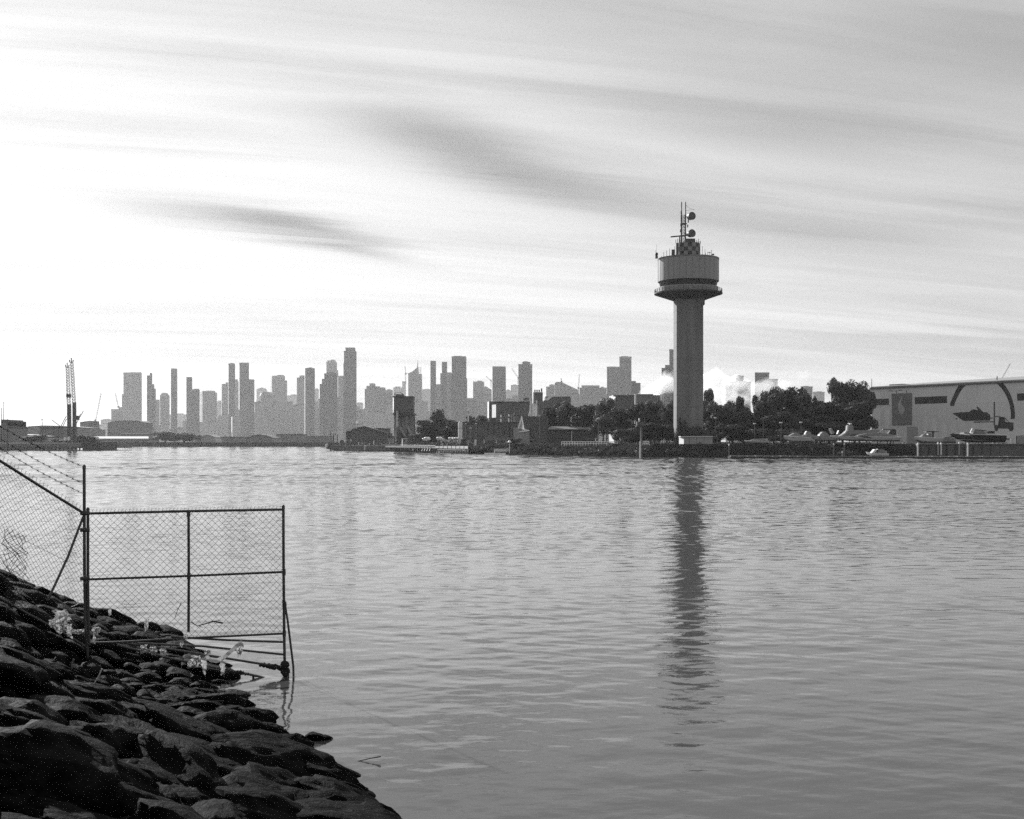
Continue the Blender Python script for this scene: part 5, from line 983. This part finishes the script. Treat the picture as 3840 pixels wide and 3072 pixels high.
# ------------------------------------------------------------------ smoke drifting behind the tower
def smoke(label, D, path, dens, seed):
    g = MB(); n = 20; vs = []; k = len(path); sub = 7; pts = []
    for i in range(k - 1):
        for j in range(sub): f = j / sub; a, b = path[i], path[i + 1]; pts.append(tuple(a[q] + (b[q] - a[q]) * f for q in range(3)))
    pts.append(path[-1]); c0 = P(path[0][0], path[0][1], D)
    for i, (px, py, rp) in enumerate(pts):
        c = P(px, py, D); r = W(rp, D)
        if i == 0 or i == len(pts) - 1: r *= .15
        for j in range(n):
            a = 2 * math.pi * j / n; d = Vector((.15 * math.cos(a), math.sin(a), math.cos(a)))
            q = noise.fractal(Vector((px * .022 + seed, d.y * 1.1, d.z * 1.1 + seed)), 1, 2, 3); vs.append(c + d * r * (1 + .55 * q))
    fs = [(i * n + j, i * n + (j + 1) % n, (i + 1) * n + (j + 1) % n, (i + 1) * n + j) for i in range(len(pts) - 1) for j in range(n)]
    fs += [tuple(range(n - 1, -1, -1)), tuple((len(pts) - 1) * n + j for j in range(n))]; fs = [tuple(reversed(f)) for f in fs]; g.add(vs, fs)
    m = bpy.data.materials.new('smoke_' + str(seed)); m.use_nodes = True; nt = m.node_tree; nt.nodes.clear(); L = nt.links.new
    out = nt.nodes.new('ShaderNodeOutputMaterial'); v = nt.nodes.new('ShaderNodeVolumePrincipled'); L(v.outputs[0], out.inputs['Volume'])
    v.inputs['Color'].default_value = (.97, .97, .97, 1); v.inputs['Anisotropy'].default_value = .4
    tc = nt.nodes.new('ShaderNodeTexCoord'); nz = nt.nodes.new('ShaderNodeTexNoise'); nz.inputs['Scale'].default_value = .14; nz.inputs['Detail'].default_value = 4; L(tc.outputs['Object'], nz.inputs['Vector'])
    mr = nt.nodes.new('ShaderNodeMapRange'); L(nz.outputs['Fac'], mr.inputs[0]); mr.inputs[1].default_value = .40; mr.inputs[2].default_value = .62; mr.inputs[3].default_value = 0; mr.inputs[4].default_value = dens
    sp = nt.nodes.new('ShaderNodeSeparateXYZ'); L(tc.outputs['Object'], sp.inputs[0]); fx = nt.nodes.new('ShaderNodeMapRange'); L(sp.outputs[0], fx.inputs[0])
    fx.inputs[1].default_value = 0; fx.inputs[2].default_value = X(path[-1][0], D) - c0.x; fx.inputs[3].default_value = 1.0; fx.inputs[4].default_value = .12
    mu = nt.nodes.new('ShaderNodeMath'); mu.operation = 'MULTIPLY'; L(mr.outputs[0], mu.inputs[0]); L(fx.outputs[0], mu.inputs[1]); L(mu.outputs[0], v.inputs['Density'])
    o = bpy.data.objects.new('smoke_plume', g.mesh('smoke_plume', m, c0, True)); COL.objects.link(o); o.location = c0; o['kind'] = 'stuff'; o['label'] = label; o['category'] = 'smoke'
smoke('white smoke billowing up from the grey block to the control tower shaft', 620, [(2388, 1480, 6), (2430, 1462, 22), (2480, 1440, 34), (2530, 1425, 42), (2590, 1430, 45), (2640, 1440, 40)], .5, 1)
smoke('thinning smoke drifting right of the control tower over the far blocks', 660, [(2590, 1430, 30), (2660, 1455, 62), (2740, 1470, 55), (2820, 1475, 50), (2890, 1455, 45), (2960, 1430, 30), (3040, 1400, 18)], .17, 5)

# ------------------------------------------------------------------ haze over the whole place
def haze():
    g = MB().box(-5600, 5600, -120, 6700, -1.5, 330)
    m = bpy.data.materials.new('haze'); m.use_nodes = True; nt = m.node_tree; nt.nodes.clear()
    out = nt.nodes.new('ShaderNodeOutputMaterial'); v = nt.nodes.new('ShaderNodeVolumePrincipled'); nt.links.new(v.outputs[0], out.inputs['Volume'])
    v.inputs['Color'].default_value = (.96, .96, .96, 1); v.inputs['Density'].default_value = .000054; v.inputs['Anisotropy'].default_value = .35
    o = struct('haze', g, m, 'stuff'); o['label'] = 'pale morning haze over the river and the city'; o['category'] = 'haze'
haze()

# ------------------------------------------------------------------ near bank of boulders
def inland(x, y):
    k = min(1, max(0, (y - 15.0) / 3.0)); k2 = min(1, max(0, (13.0 - y) / 3.0)); s1 = -.89 * (x + 1.25 - .55 * k + .35 * k2) - .45 * (y - 11.0); s2 = -.643 * (x + 4.5) - .765 * (y - 20.9)
    return min(s1, s2)
def ground(x, y):
    s = inland(x, y)
    z = .25 * s + .055 * s * s if s > 0 else .45 * s
    z = min(z, 2.4)
    z -= .20 * math.exp(-((x + 5.6) ** 2 + (y - 16.6) ** 2) / 1.6) + .15 * math.exp(-((x + 5.3) ** 2 / 1.6 + (y - 15.0) ** 2 / 4.5))
    return z + .07 * noise.fractal(Vector((x * .8, y * .8, 0)), 1, 2, 3)
bankm = mat('bank_soil', .008, .95, .5, 1.5, bump=.05, bscale=6, spec=.02)
def near_bank():
    g = MB(); nx, ny = 90, 120; x0, x1, y0, y1 = -26.0, 3.0, -3.0, 27.0
    for j in range(ny + 1):
        for i in range(nx + 1):
            x = x0 + (x1 - x0) * (i / nx) ; y = y0 + (y1 - y0) * j / ny; g.v.append((x, y, max(-.9, ground(x, y) - .08)))
    g.f = [(j * (nx + 1) + i, j * (nx + 1) + i + 1, (j + 1) * (nx + 1) + i + 1, (j + 1) * (nx + 1) + i) for j in range(ny) for i in range(nx)]
    return struct('near_bank', g, bankm, smooth=True)
bank = near_bank()

def rock_material():
    m = bpy.data.materials.new('basalt'); m.use_nodes = True; nt = m.node_tree; L = nt.links.new; b = nt.nodes['Principled BSDF']
    tc = nt.nodes.new('ShaderNodeTexCoord'); oi = nt.nodes.new('ShaderNodeObjectInfo')
    ad = nt.nodes.new('ShaderNodeVectorMath'); ad.operation = 'ADD'; L(tc.outputs['Object'], ad.inputs[0]); L(oi.outputs['Location'], ad.inputs[1])
    def nz(st, scale, det, dist=0, rough=.6):
        mp = nt.nodes.new('ShaderNodeMapping'); mp.inputs['Scale'].default_value = st; L(ad.outputs[0], mp.inputs[0])
        n = nt.nodes.new('ShaderNodeTexNoise'); n.inputs['Scale'].default_value = scale; n.inputs['Detail'].default_value = det; n.inputs['Distortion'].default_value = dist; n.inputs['Roughness'].default_value = rough
        L(mp.outputs[0], n.inputs['Vector']); return n.outputs['Fac']
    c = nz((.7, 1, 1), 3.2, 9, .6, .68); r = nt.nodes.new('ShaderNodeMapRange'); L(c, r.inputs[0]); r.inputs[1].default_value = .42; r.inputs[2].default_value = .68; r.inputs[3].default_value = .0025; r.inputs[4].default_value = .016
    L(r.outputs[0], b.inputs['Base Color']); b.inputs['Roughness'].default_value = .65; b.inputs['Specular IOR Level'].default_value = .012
    s1 = nz((.6, 1.3, 1.8), 4.5, 8, .5, .65); s2 = nz((1, 1, 1), 22, 4)
    a = nt.nodes.new('ShaderNodeMath'); a.operation = 'MULTIPLY_ADD'; L(s2, a.inputs[0]); a.inputs[1].default_value = .12; L(s1, a.inputs[2])
    bp = nt.nodes.new('ShaderNodeBump'); bp.inputs['Strength'].default_value = 1.0; bp.inputs['Distance'].default_value = .11; L(a.outputs[0], bp.inputs['Height']); L(bp.outputs[0], b.inputs['Normal'])
    return m
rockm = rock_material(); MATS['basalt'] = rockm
ICO = {}
for lv in (3, 4, 5):
    bm = bmesh.new(); bmesh.ops.create_icosphere(bm, subdivisions=lv, radius=1); ICO[lv] = ([v.co.copy() for v in bm.verts], [tuple(v.index for v in f.verts) for f in bm.faces]); bm.free()
def rock_mesh(seed, lv, a, b, c):
    rd = random.Random(seed); V, Fc = ICO[lv]; pl = []
    for _ in range(17):
        d = Vector((rd.gauss(0, 1), rd.gauss(0, 1), rd.gauss(0, 1.1))).normalized(); pl.append((d, .60 + .34 * rd.random()))
    sh = Vector((seed * 1.7, seed * .9, seed * .3)); out = []
    for v in V:
        r = 1.0
        for d, k in pl:
            q = v.dot(d)
            if q > .05: r = min(r, k / q)
        r = .97 * r + .03; q = Vector((v.x * 1.2, v.y * 3.2, v.z * 4.5)) + sh
        r += .07 * noise.fractal(v * 1.8 + sh, 1, 2, 4) + .07 * (.45 - abs(noise.noise(q * 1.1))) + .03 * (.4 - abs(noise.noise(q * 3.1))) + .022 * noise.noise(v * 9 + sh) + .014 * noise.noise(v * 21 + sh)
        if lv > 3:                                  # broken blocks with cracks between them
            dd, pp = noise.voronoi(Vector((v.x * 1.5, v.y * 2.1, v.z * 2.4)) + sh); r += .09 * noise.cell(pp[0] * 3.1) - .05 * max(0, 1 - (dd[1] - dd[0]) * 7)
        out.append((v.x * r * a, v.y * r * b, v.z * r * c))
    me = bpy.data.meshes.new('rock'); me.from_pydata(out, [], Fc); me.materials.append(rockm); me.polygons.foreach_set('use_smooth', [True] * len(me.polygons)); me.update(); return me
ANG = math.atan2(.45, .89)
placed = []
def put_rock(x, y, a, b, c, yaw, seed, sink=.25, lift=0.0):
    D = math.hypot(x, y); lv = 5 if D < 8.5 and a > .5 else (4 if D < 16 else 3)
    o = bpy.data.objects.new('rock', rock_mesh(seed, lv, a, b, c)); COL.objects.link(o); o.parent = bank
    e = .3; gx = (ground(x + e, y) - ground(x - e, y)) / (2 * e); gy = (ground(x, y + e) - ground(x, y - e)) / (2 * e)
    up = Vector((-gx, -gy, 1)).normalized(); f = Vector((math.cos(yaw), math.sin(yaw), 0)); f = (f - up * f.dot(up)).normalized(); s = up.cross(f)
    rot = Matrix((f, s, up)).transposed().to_4x4() @ Matrix.Rotation(rng.uniform(-.14, .14), 4, 'X') @ Matrix.Rotation(rng.uniform(-.12, .12), 4, 'Y')
    o.matrix_local = Matrix.Translation((x, y, ground(x, y) + c * (1 - 2 * sink) * .5 + lift)) @ rot; placed.append((x, y, (a + b) / 2))
def scatter(n, amin, amax, gapf, s0, s1, ymax):
    tries = 0; k = 0
    while k < n and tries < 9000:
        tries += 1
        y = 3.6 + (ymax - 3.6) * rng.random(); px = rng.uniform(-260, 1750); x = X(px, y); s = inland(x, y)
        if not (s0 < s < s1): continue
        z = ground(x, y); py = HOR + (CAMH - z) / y * F
        if py > 3500: continue
        a = rng.uniform(amin, amax) ; b = a * rng.uniform(.6, .95); c = a * rng.uniform(.30, .42)
        if y > 13.5 and (a > .5 or s < -.05): continue
        if abs(x + 5.1) < 1.1 and 13 < y < 17.6 and a > .3: continue
        r = (a + b) / 2
        if any((x - q[0]) ** 2 + (y - q[1]) ** 2 < (gapf * (r + q[2])) ** 2 for q in placed): continue
        put_rock(x, y, a, b, c, ANG + rng.gauss(0, .8), 1000 + len(placed)); k += 1
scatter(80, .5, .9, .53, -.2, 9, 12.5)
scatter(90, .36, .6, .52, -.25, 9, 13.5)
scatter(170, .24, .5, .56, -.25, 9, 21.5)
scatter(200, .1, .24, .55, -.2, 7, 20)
# lone rocks awash
for lab, px, py, a, sd in (('lone barnacled rock awash just off the boulder point', 1188, 2772, .20, 71), ('flat rock at the water edge left of the lone barnacled rock', 1098, 2790, .30, 72)):
    D = CAMH * F / (py - HOR); o = bpy.data.objects.new('shore_rock', rock_mesh(sd, 4, a, a * .6, a * .42)); COL.objects.link(o); o.location = (X(px, D), D, .01); o.rotation_euler = (0, .08, -.25)
    o['label'] = lab; o['category'] = 'rock'; o['group'] = 'rocks awash'

# ------------------------------------------------------------------ chain-link fence, gate and pipes
pipem = mat('weathered_pipe', .075, .5, .35, 5, metal=.45, bump=.002, bscale=40); wirem = mat('mesh_wire', .03, .7, .3, 8, metal=0); growth = mat('marine_growth', .02, .9, .4, 6, bump=.02, bscale=25)
GP, GE = 17.0, 17.8                                # distance of the hinge post and of the end post
def gd(px): return GP + (GE - GP) * (px - 320) / (1066 - 320) if px > 320 else GP - .9 * (320 - px) / 320
def gp(px, py, off=0.0): d = gd(px) + off; return P(px, py, d)
def wire_mesh(c00, c10, c11, c01, pitch, r, seed=0, wob=.006, twist=0.0):
    """diamond mesh between four corners (bottom-left, bottom-right, top-right, top-left)"""
    g = MB(); c00, c10, c11, c01 = map(Vector, (c00, c10, c11, c01)); w = ((c10 - c00).length + (c11 - c01).length) / 2; h = ((c01 - c00).length + (c11 - c10).length) / 2
    nrm = (c10 - c00).cross(c01 - c00).normalized()
    def at(u, v):
        p = c00.lerp(c10, u).lerp(c01.lerp(c11, u), v); q = Vector((p.x * 1.3 + seed, p.y, p.z * 1.3))
        return p + nrm * (noise.noise(q) * .035) + Vector((noise.noise(q * 6), 0, noise.noise(q * 6 + Vector((5, 5, 5))))) * wob * (1 + 6 * twist)
    n = int((w + h) / pitch)
    for sgn in (1, -1):
        for k in range(n + 1):
            a = k * pitch                             # line x*sgn + z = const in panel metres
            if sgn > 0: x_0, z_0 = (a, 0) if a <= w else (w, a - w); x_1, z_1 = (0, a) if a <= h else (a - h, h)
            else: x_0, z_0 = (w - a, 0) if a <= w else (0, a - w); x_1, z_1 = (w, a) if a <= h else (w - (a - h), h)
            L_ = math.hypot(x_1 - x_0, z_1 - z_0)
            if L_ < .04: continue
            m = max(2, int(L_ / .12))
            g.tube([at((x_0 + (x_1 - x_0) * i / m) / w, (z_0 + (z_1 - z_0) * i / m) / h) for i in range(m + 1)], r, 3)
    return g
def pipe(t, name, pts, r, m=None, parent=None): return t.part(name, MB().tube([gp(*p) for p in pts], r, 12), m or pipem, parent, smooth=True)
PR = W(5.4, 17)
t = Thing('chain_link_gate', 'chain-link gate panel in a pipe frame reaching out over the water', 'gate', gp(325, 2430)); gate = t
pipe(t, 'hinge_stile', [(329.5, 1912), (329.5, 2200), (331, 2300), (334, 2420)], PR)
pipe(t, 'top_rail', [(326, 1926), (708, 1917), (1066, 1911)], PR * .92); pipe(t, 'middle_rail', [(326, 2173), (708, 2160), (1066, 2145)], PR * .85)
pipe(t, 'bottom_rail', [(330, 2412), (460, 2408), (708, 2393), (1066, 2376)], PR * .8); pipe(t, 'mullion', [(707, 1920), (708, 2160), (707, 2370)], PR * .95); 
e = pipe(t, 'end_stile', [(1062.5, 1902), (1063.5, 2150), (1066, 2400), (1069, 2560)], PR * 1.02)
for x, y in ((1062.5, 1902), (329.5, 1912)): t.part('cap', MB().lathe(gp(x, y) , [(PR * 1.2, -.03), (PR * 1.2, .015), (PR * .5, .035)], 12), pipem)
for x, y in ((1065, 2264), (707, 1926), (708, 2160), (1065, 2146), (1066, 2376)): p = gp(x, y); t.part('collar', MB().tube([p + Vector((0, 0, -.045)), p + Vector((0, 0, .045))], PR * 1.28, 12), pipem)
t.part('wire_mesh', wire_mesh(gp(331, 2408, -.03), gp(1064, 2376, -.03), gp(1062, 1913, -.03), gp(331, 1928, -.03), .095, .0025, 1), wirem)
g = MB()
for k in range(52): x = 345 + k * 13.8; p = gp(x, 1926 - (x - 326) * .0203, -.03); g.tube([p, p + Vector((.012, 0, .055)), p + Vector((.03, 0, .045))], .003, 3)
t.part('mesh_barb', g, wirem)
pipe(t, 'brace', [(1068, 2262), (1079, 2330), (1100, 2500), (1101, 2545)], PR * .8); t.part('brace_collar', MB().tube([gp(1066, 2258), gp(1067, 2274)], PR * 1.6, 10), pipem)
lows = []
for pts, q in (([(640, 2388), (859, 2401), (1064, 2408)], .8), ([(511, 2413), (763, 2424), (1066, 2455)], .8), ([(440, 2408), (620, 2432), (1066, 2504)], .85), ([(440, 2420), (640, 2470), (968, 2536), (1010, 2548)], .85)):
    lows.append(pipe(t, 'lower_pipe', pts, PR * q))
g = MB(); rd = random.Random(4); V, Fc = ICO[3]
def lump(g, c, r): g.add([Vector(c) + Vector((v.x * r, v.y * r, v.z * r * 1.2)) * (1 + .4 * noise.noise(v * 2 + Vector(c) * 9)) for v in V], Fc)
for k in range(16): lump(g, gp(1066 + rd.uniform(-4, 10), 2490 + rd.uniform(0, 48), rd.uniform(-.05, .02)), .025 + .025 * rd.random())
t.part('marine_growth', g, growth, e, smooth=True); g = MB()
for k in range(18): f = k / 17; lump(g, gp(1056 - 80 * f, 2504 - 12 * f + rd.uniform(-1, 4)), .018 + .02 * rd.random() * (1 - .5 * f))
t.part('marine_growth', g, growth, lows[2], smooth=True); g = MB()
for k in range(14): f = k / 13; lump(g, gp(960 - 130 * f, 2535 - 26 * f + rd.uniform(-1, 3)), .014 + .018 * rd.random())
t.part('marine_growth', g, growth, lows[3], smooth=True)


t = Thing('chain_link_fence', 'chain-link fence panel with barbed wire climbing the bank to the left', 'fence', gp(318, 2485)); fence = t
lower = pipe(t, 'corner_post', [(315.5, 1752), (317, 2150), (320, 2300), (329, 2490)], PR * 1.05); t.part('post_cap', MB().lathe(gp(315.5, 1750), [(PR * 1.2, -.03), (PR * 1.2, .01), (PR * .4, .03)], 12), pipem)
for y in (1925, 1987, 2169): p, q = gp(317, y), gp(329.5, y); t.part('hinge', MB().tube([p + Vector((-.05, -.02, 0)), q + Vector((.03, -.02, 0))], .03, 8), pipem)
pipe(t, 'top_rail', [(312, 1924), (150, 1823), (-140, 1640)], PR * .95); pipe(t, 'bottom_rail', [(318, 2424), (235, 2373), (100, 2300), (-140, 2165)], PR * .8); pipe(t, 'diagonal_brace', [(312, 1938), (256, 2085), (203, 2200), (178, 2252)], PR * .85)
t.part('wire_mesh', wire_mesh(gp(-140, 2170, .02), gp(316, 2424, .02), gp(316, 1926, .02), gp(-140, 1642, .02), .085, .0025, 7), wirem)
for y0, y1, nm in ((1752, 1515, 'barbed_wire'), (1815, 1552, 'barbed_wire'), (1853, 1588, 'barbed_wire')):
    g = MB(); a, b = gp(315, y0), gp(-140, y1); pts = [a.lerp(b, i / 20) + Vector((0, 0, -.05 * math.sin(math.pi * i / 20))) for i in range(21)]; g.tube(pts, .0035, 4)
    for i in range(19):
        p = pts[1 + i] ; g.cyl(p + Vector((-.012, 0, .02)), p + Vector((.012, 0, -.02)), .0035, n=4); g.cyl(p + Vector((.014, 0, .014)), p + Vector((-.014, 0, -.014)), .0035, n=4)
    t.part(nm, g, wirem)
g = MB()
for k in range(34): f = k / 33; p = gp(312 - 450 * f, 1918 - 284 * f, -.01); g.tube([p, p + Vector((.01, 0, .05)), p + Vector((.024, 0, .04))], .0032, 3)
t.part('mesh_barb', g, wirem)
t.part('torn_mesh', wire_mesh(gp(15, 2290, -.15), gp(95, 2300, -.25), gp(98, 2010, -.12), gp(12, 1985, -.1), .06, .0038, 3, .018, .8), wirem)
t.part('tie_wire', MB().tube([gp(312, 2118, -.04), gp(250, 2105, -.04), gp(190, 2075, -.05), gp(120, 2040, -.05), gp(40, 2005, -.05)], .003, 4), wirem)

# ------------------------------------------------------------------ litter, sticks
plastic = mat('white_plastic', .68, .5, .12, 6, trans=.55, spec=.3)
def rag(label, px, py, wpx, hpx, off, seed, name='plastic_bag', cat='plastic bag', nx=7, ny=9, puff=.35):
    c = gp(px, py, off); w, h = W(wpx, c.y), W(hpx, c.y); g = MB(); rd = random.Random(seed)
    for j in range(ny + 1):
        for i in range(nx + 1):
            u, v = i / nx - .5, j / ny; q = Vector((u * 4 + seed, v * 5, seed * .7)); taper = (.45 + .55 * math.sin(math.pi * min(1, .2 + v * .75)) ** .8) * (1 + .5 * noise.noise(Vector((v * 6, seed, 0))))
            g.v.append((c.x + u * w * taper + .4 * w * noise.noise(q * 1.3), c.y + puff * w * 1.4 * noise.noise(q * 2.3 + Vector((9, 0, 0))), c.z - v * h * (1 + .5 * noise.noise(Vector((u * 5, seed * 3, 0)))) + .15 * h * noise.noise(q * 1.5 + Vector((0, 7, 0)))))
    g.f = [(j * (nx + 1) + i, j * (nx + 1) + i + 1, (j + 1) * (nx + 1) + i + 1, (j + 1) * (nx + 1) + i) for j in range(ny) for i in range(nx)]
    o = solo(name, g, plastic, label, cat, c, 'plastic litter caught on the fence')
    md = o.modifiers.new('thick', 'SOLIDIFY'); md.thickness = .003
    return o
rag('big crumpled white plastic sheet caught at the foot of the fence', 226, 2288, 60, 80, -.12, 1)
rag('small white scrap left of the big crumpled sheet', 194, 2325, 18, 26, -.15, 2, 'plastic_scrap', 'plastic scrap')
rag('limp white bag hanging just left of the corner post', 262, 2340, 22, 48, -.1, 3); rag('flat white tray scrap beside the corner post', 292, 2362, 40, 14, -.12, 4, 'plastic_scrap', 'plastic scrap')
rag('rounded white bag right of the corner post', 361, 2352, 28, 26, -.1, 5, puff=.6); rag('thin white tail hanging below the rounded bag', 353, 2376, 7, 32, -.08, 6, 'plastic_scrap', 'plastic scrap')
rag('small white flag of plastic high on the gate mesh', 412, 2282, 10, 26, -.06, 7); rag('white folded scrap on the gate mesh left of the mullion', 549, 2325, 16, 34, -.06, 8)
rag('left one of the tattered plastic row under the gate', 538, 2420, 24, 26, -.2, 9); rag('middle one of the tattered plastic row under the gate', 575, 2426, 26, 28, -.2, 10); rag('right one of the tattered plastic row under the gate', 612, 2430, 22, 30, -.2, 11)
rag('small white knot on the bottom rail near the mullion', 697, 2378, 16, 18, -.08, 12, 'plastic_scrap', 'plastic scrap'); rag('scrap hanging below the bottom rail by the mullion', 680, 2402, 14, 22, -.08, 13, 'plastic_scrap', 'plastic scrap')
rag('long vertical white strip hanging from the lower pipes, left one', 765, 2465, 17, 60, -.12, 14, 'plastic_strip', 'plastic strip', 4, 10, .2); rag('long vertical white strip hanging from the lower pipes, right one', 835, 2470, 20, 58, -.12, 15, 'plastic_strip', 'plastic strip', 4, 10, .2)
rag('crumpled plastic heap on the lower pipes left of the strips', 735, 2458, 32, 36, -.15, 16); rag('small crumpled scrap below the lower pipes at left', 712, 2480, 18, 22, -.15, 17, 'plastic_scrap', 'plastic scrap'); rag('broad white ribbon end wrapped high on the pipes', 899, 2408, 24, 46, -.1, 18, 'plastic_strip', 'plastic strip')
rag('white twist of plastic on the upper pipe left of the ribbon', 778, 2438, 24, 18, -.12, 21, 'plastic_scrap', 'plastic scrap')
g = MB(); pth = [(905, 2408), (880, 2428), (858, 2448), (838, 2466), (812, 2478), (788, 2474), (770, 2460)]; d = []
for a, b in pth: p = gp(a, b, -.13); d.append((p + Vector((0, .02, .03)), p + Vector((.01, -.02, -.03))))
for i in range(len(d) - 1): g.add([d[i][0], d[i + 1][0], d[i + 1][1], d[i][1]], [(0, 1, 2, 3)])
o = solo('plastic_ribbon', g, plastic, 'long white ribbon looping between the lower pipes', 'ribbon', gp(840, 2460, -.13), 'plastic litter caught on the fence'); md = o.modifiers.new('thick', 'SOLIDIFY'); md.thickness = .004
stick = mat('bleached_stick', .5, .7, .15, 8); twig = mat('dark_twig', .05, .85, .2, 8)
def stickobj(label, pts, D, r, m, r1=None, cat='stick', extra=()):
    P0 = [P(a, b, D) for a, b in pts]; t = Thing('driftwood_stick', label, cat, P0[0], 'sticks and twigs on the near bank'); t.part('stem', MB().tube(P0, r, 7, r1), m, smooth=True)
    for e in extra: t.part('twig', MB().tube([P(a, b, D) for a, b in e], r * .45, 5, r * .2), m)
def gdist(px, py):                                   # distance at which the view ray meets the near bank
    y = 3.0
    while y < 24:
        if ground(X(px, y), y) >= Z(py, y): return y
        y += .05
    return 17
Ds = gdist(350, 2580) - .5
stickobj('bleached curved stick standing among the boulders in front of the corner post', [(382, 2508), (372, 2532), (358, 2556), (341, 2576)], Ds, .0085, stick, .006, extra=([(341, 2576), (330, 2586), (312, 2596)], [(344, 2577), (330, 2573), (318, 2580)]))
stickobj('short pale twig lying left of the corner post base', [(209, 2465), (196, 2480), (182, 2488)], gdist(195, 2480) - .4, .006, stick, .003)
stickobj('grey bent root left of the corner post base', [(277, 2472), (268, 2492), (272, 2520)], gdist(270, 2500) - .4, .016, mat('grey_stick', .12, .8, .2, 6), .008)
stickobj('thin upright twig behind the gate left of the mullion', [(680, 2260), (665, 2290), (655, 2320)], 18.6, .006, twig, .004, extra=([(668, 2282), (650, 2288)],))
stickobj('forked dark branch lying on the point right of the mullion', [(835, 2337), (800, 2330), (775, 2338), (740, 2348), (715, 2332)], 18.8, .014, twig, .006, extra=([(790, 2332), (828, 2325)], [(745, 2347), (760, 2353)]))
stickobj('twig leaning behind the fence left of the corner post', [(298, 2262), (280, 2272), (266, 2276)], 16.7, .007, stick, .004)
D = CAMH * F / (1819 - HOR); stickobj('tiny dark stick floating far out beyond the gate', [(896, 1818), (905, 1816), (915, 1818)], D, .025, twig, .015)
D = CAMH * F / (2850 - HOR); stickobj('thin dark stick floating in the water off the boulders', [(1428, 2837), (1390, 2844), (1320, 2860)], D - .05, .008, twig, .004)
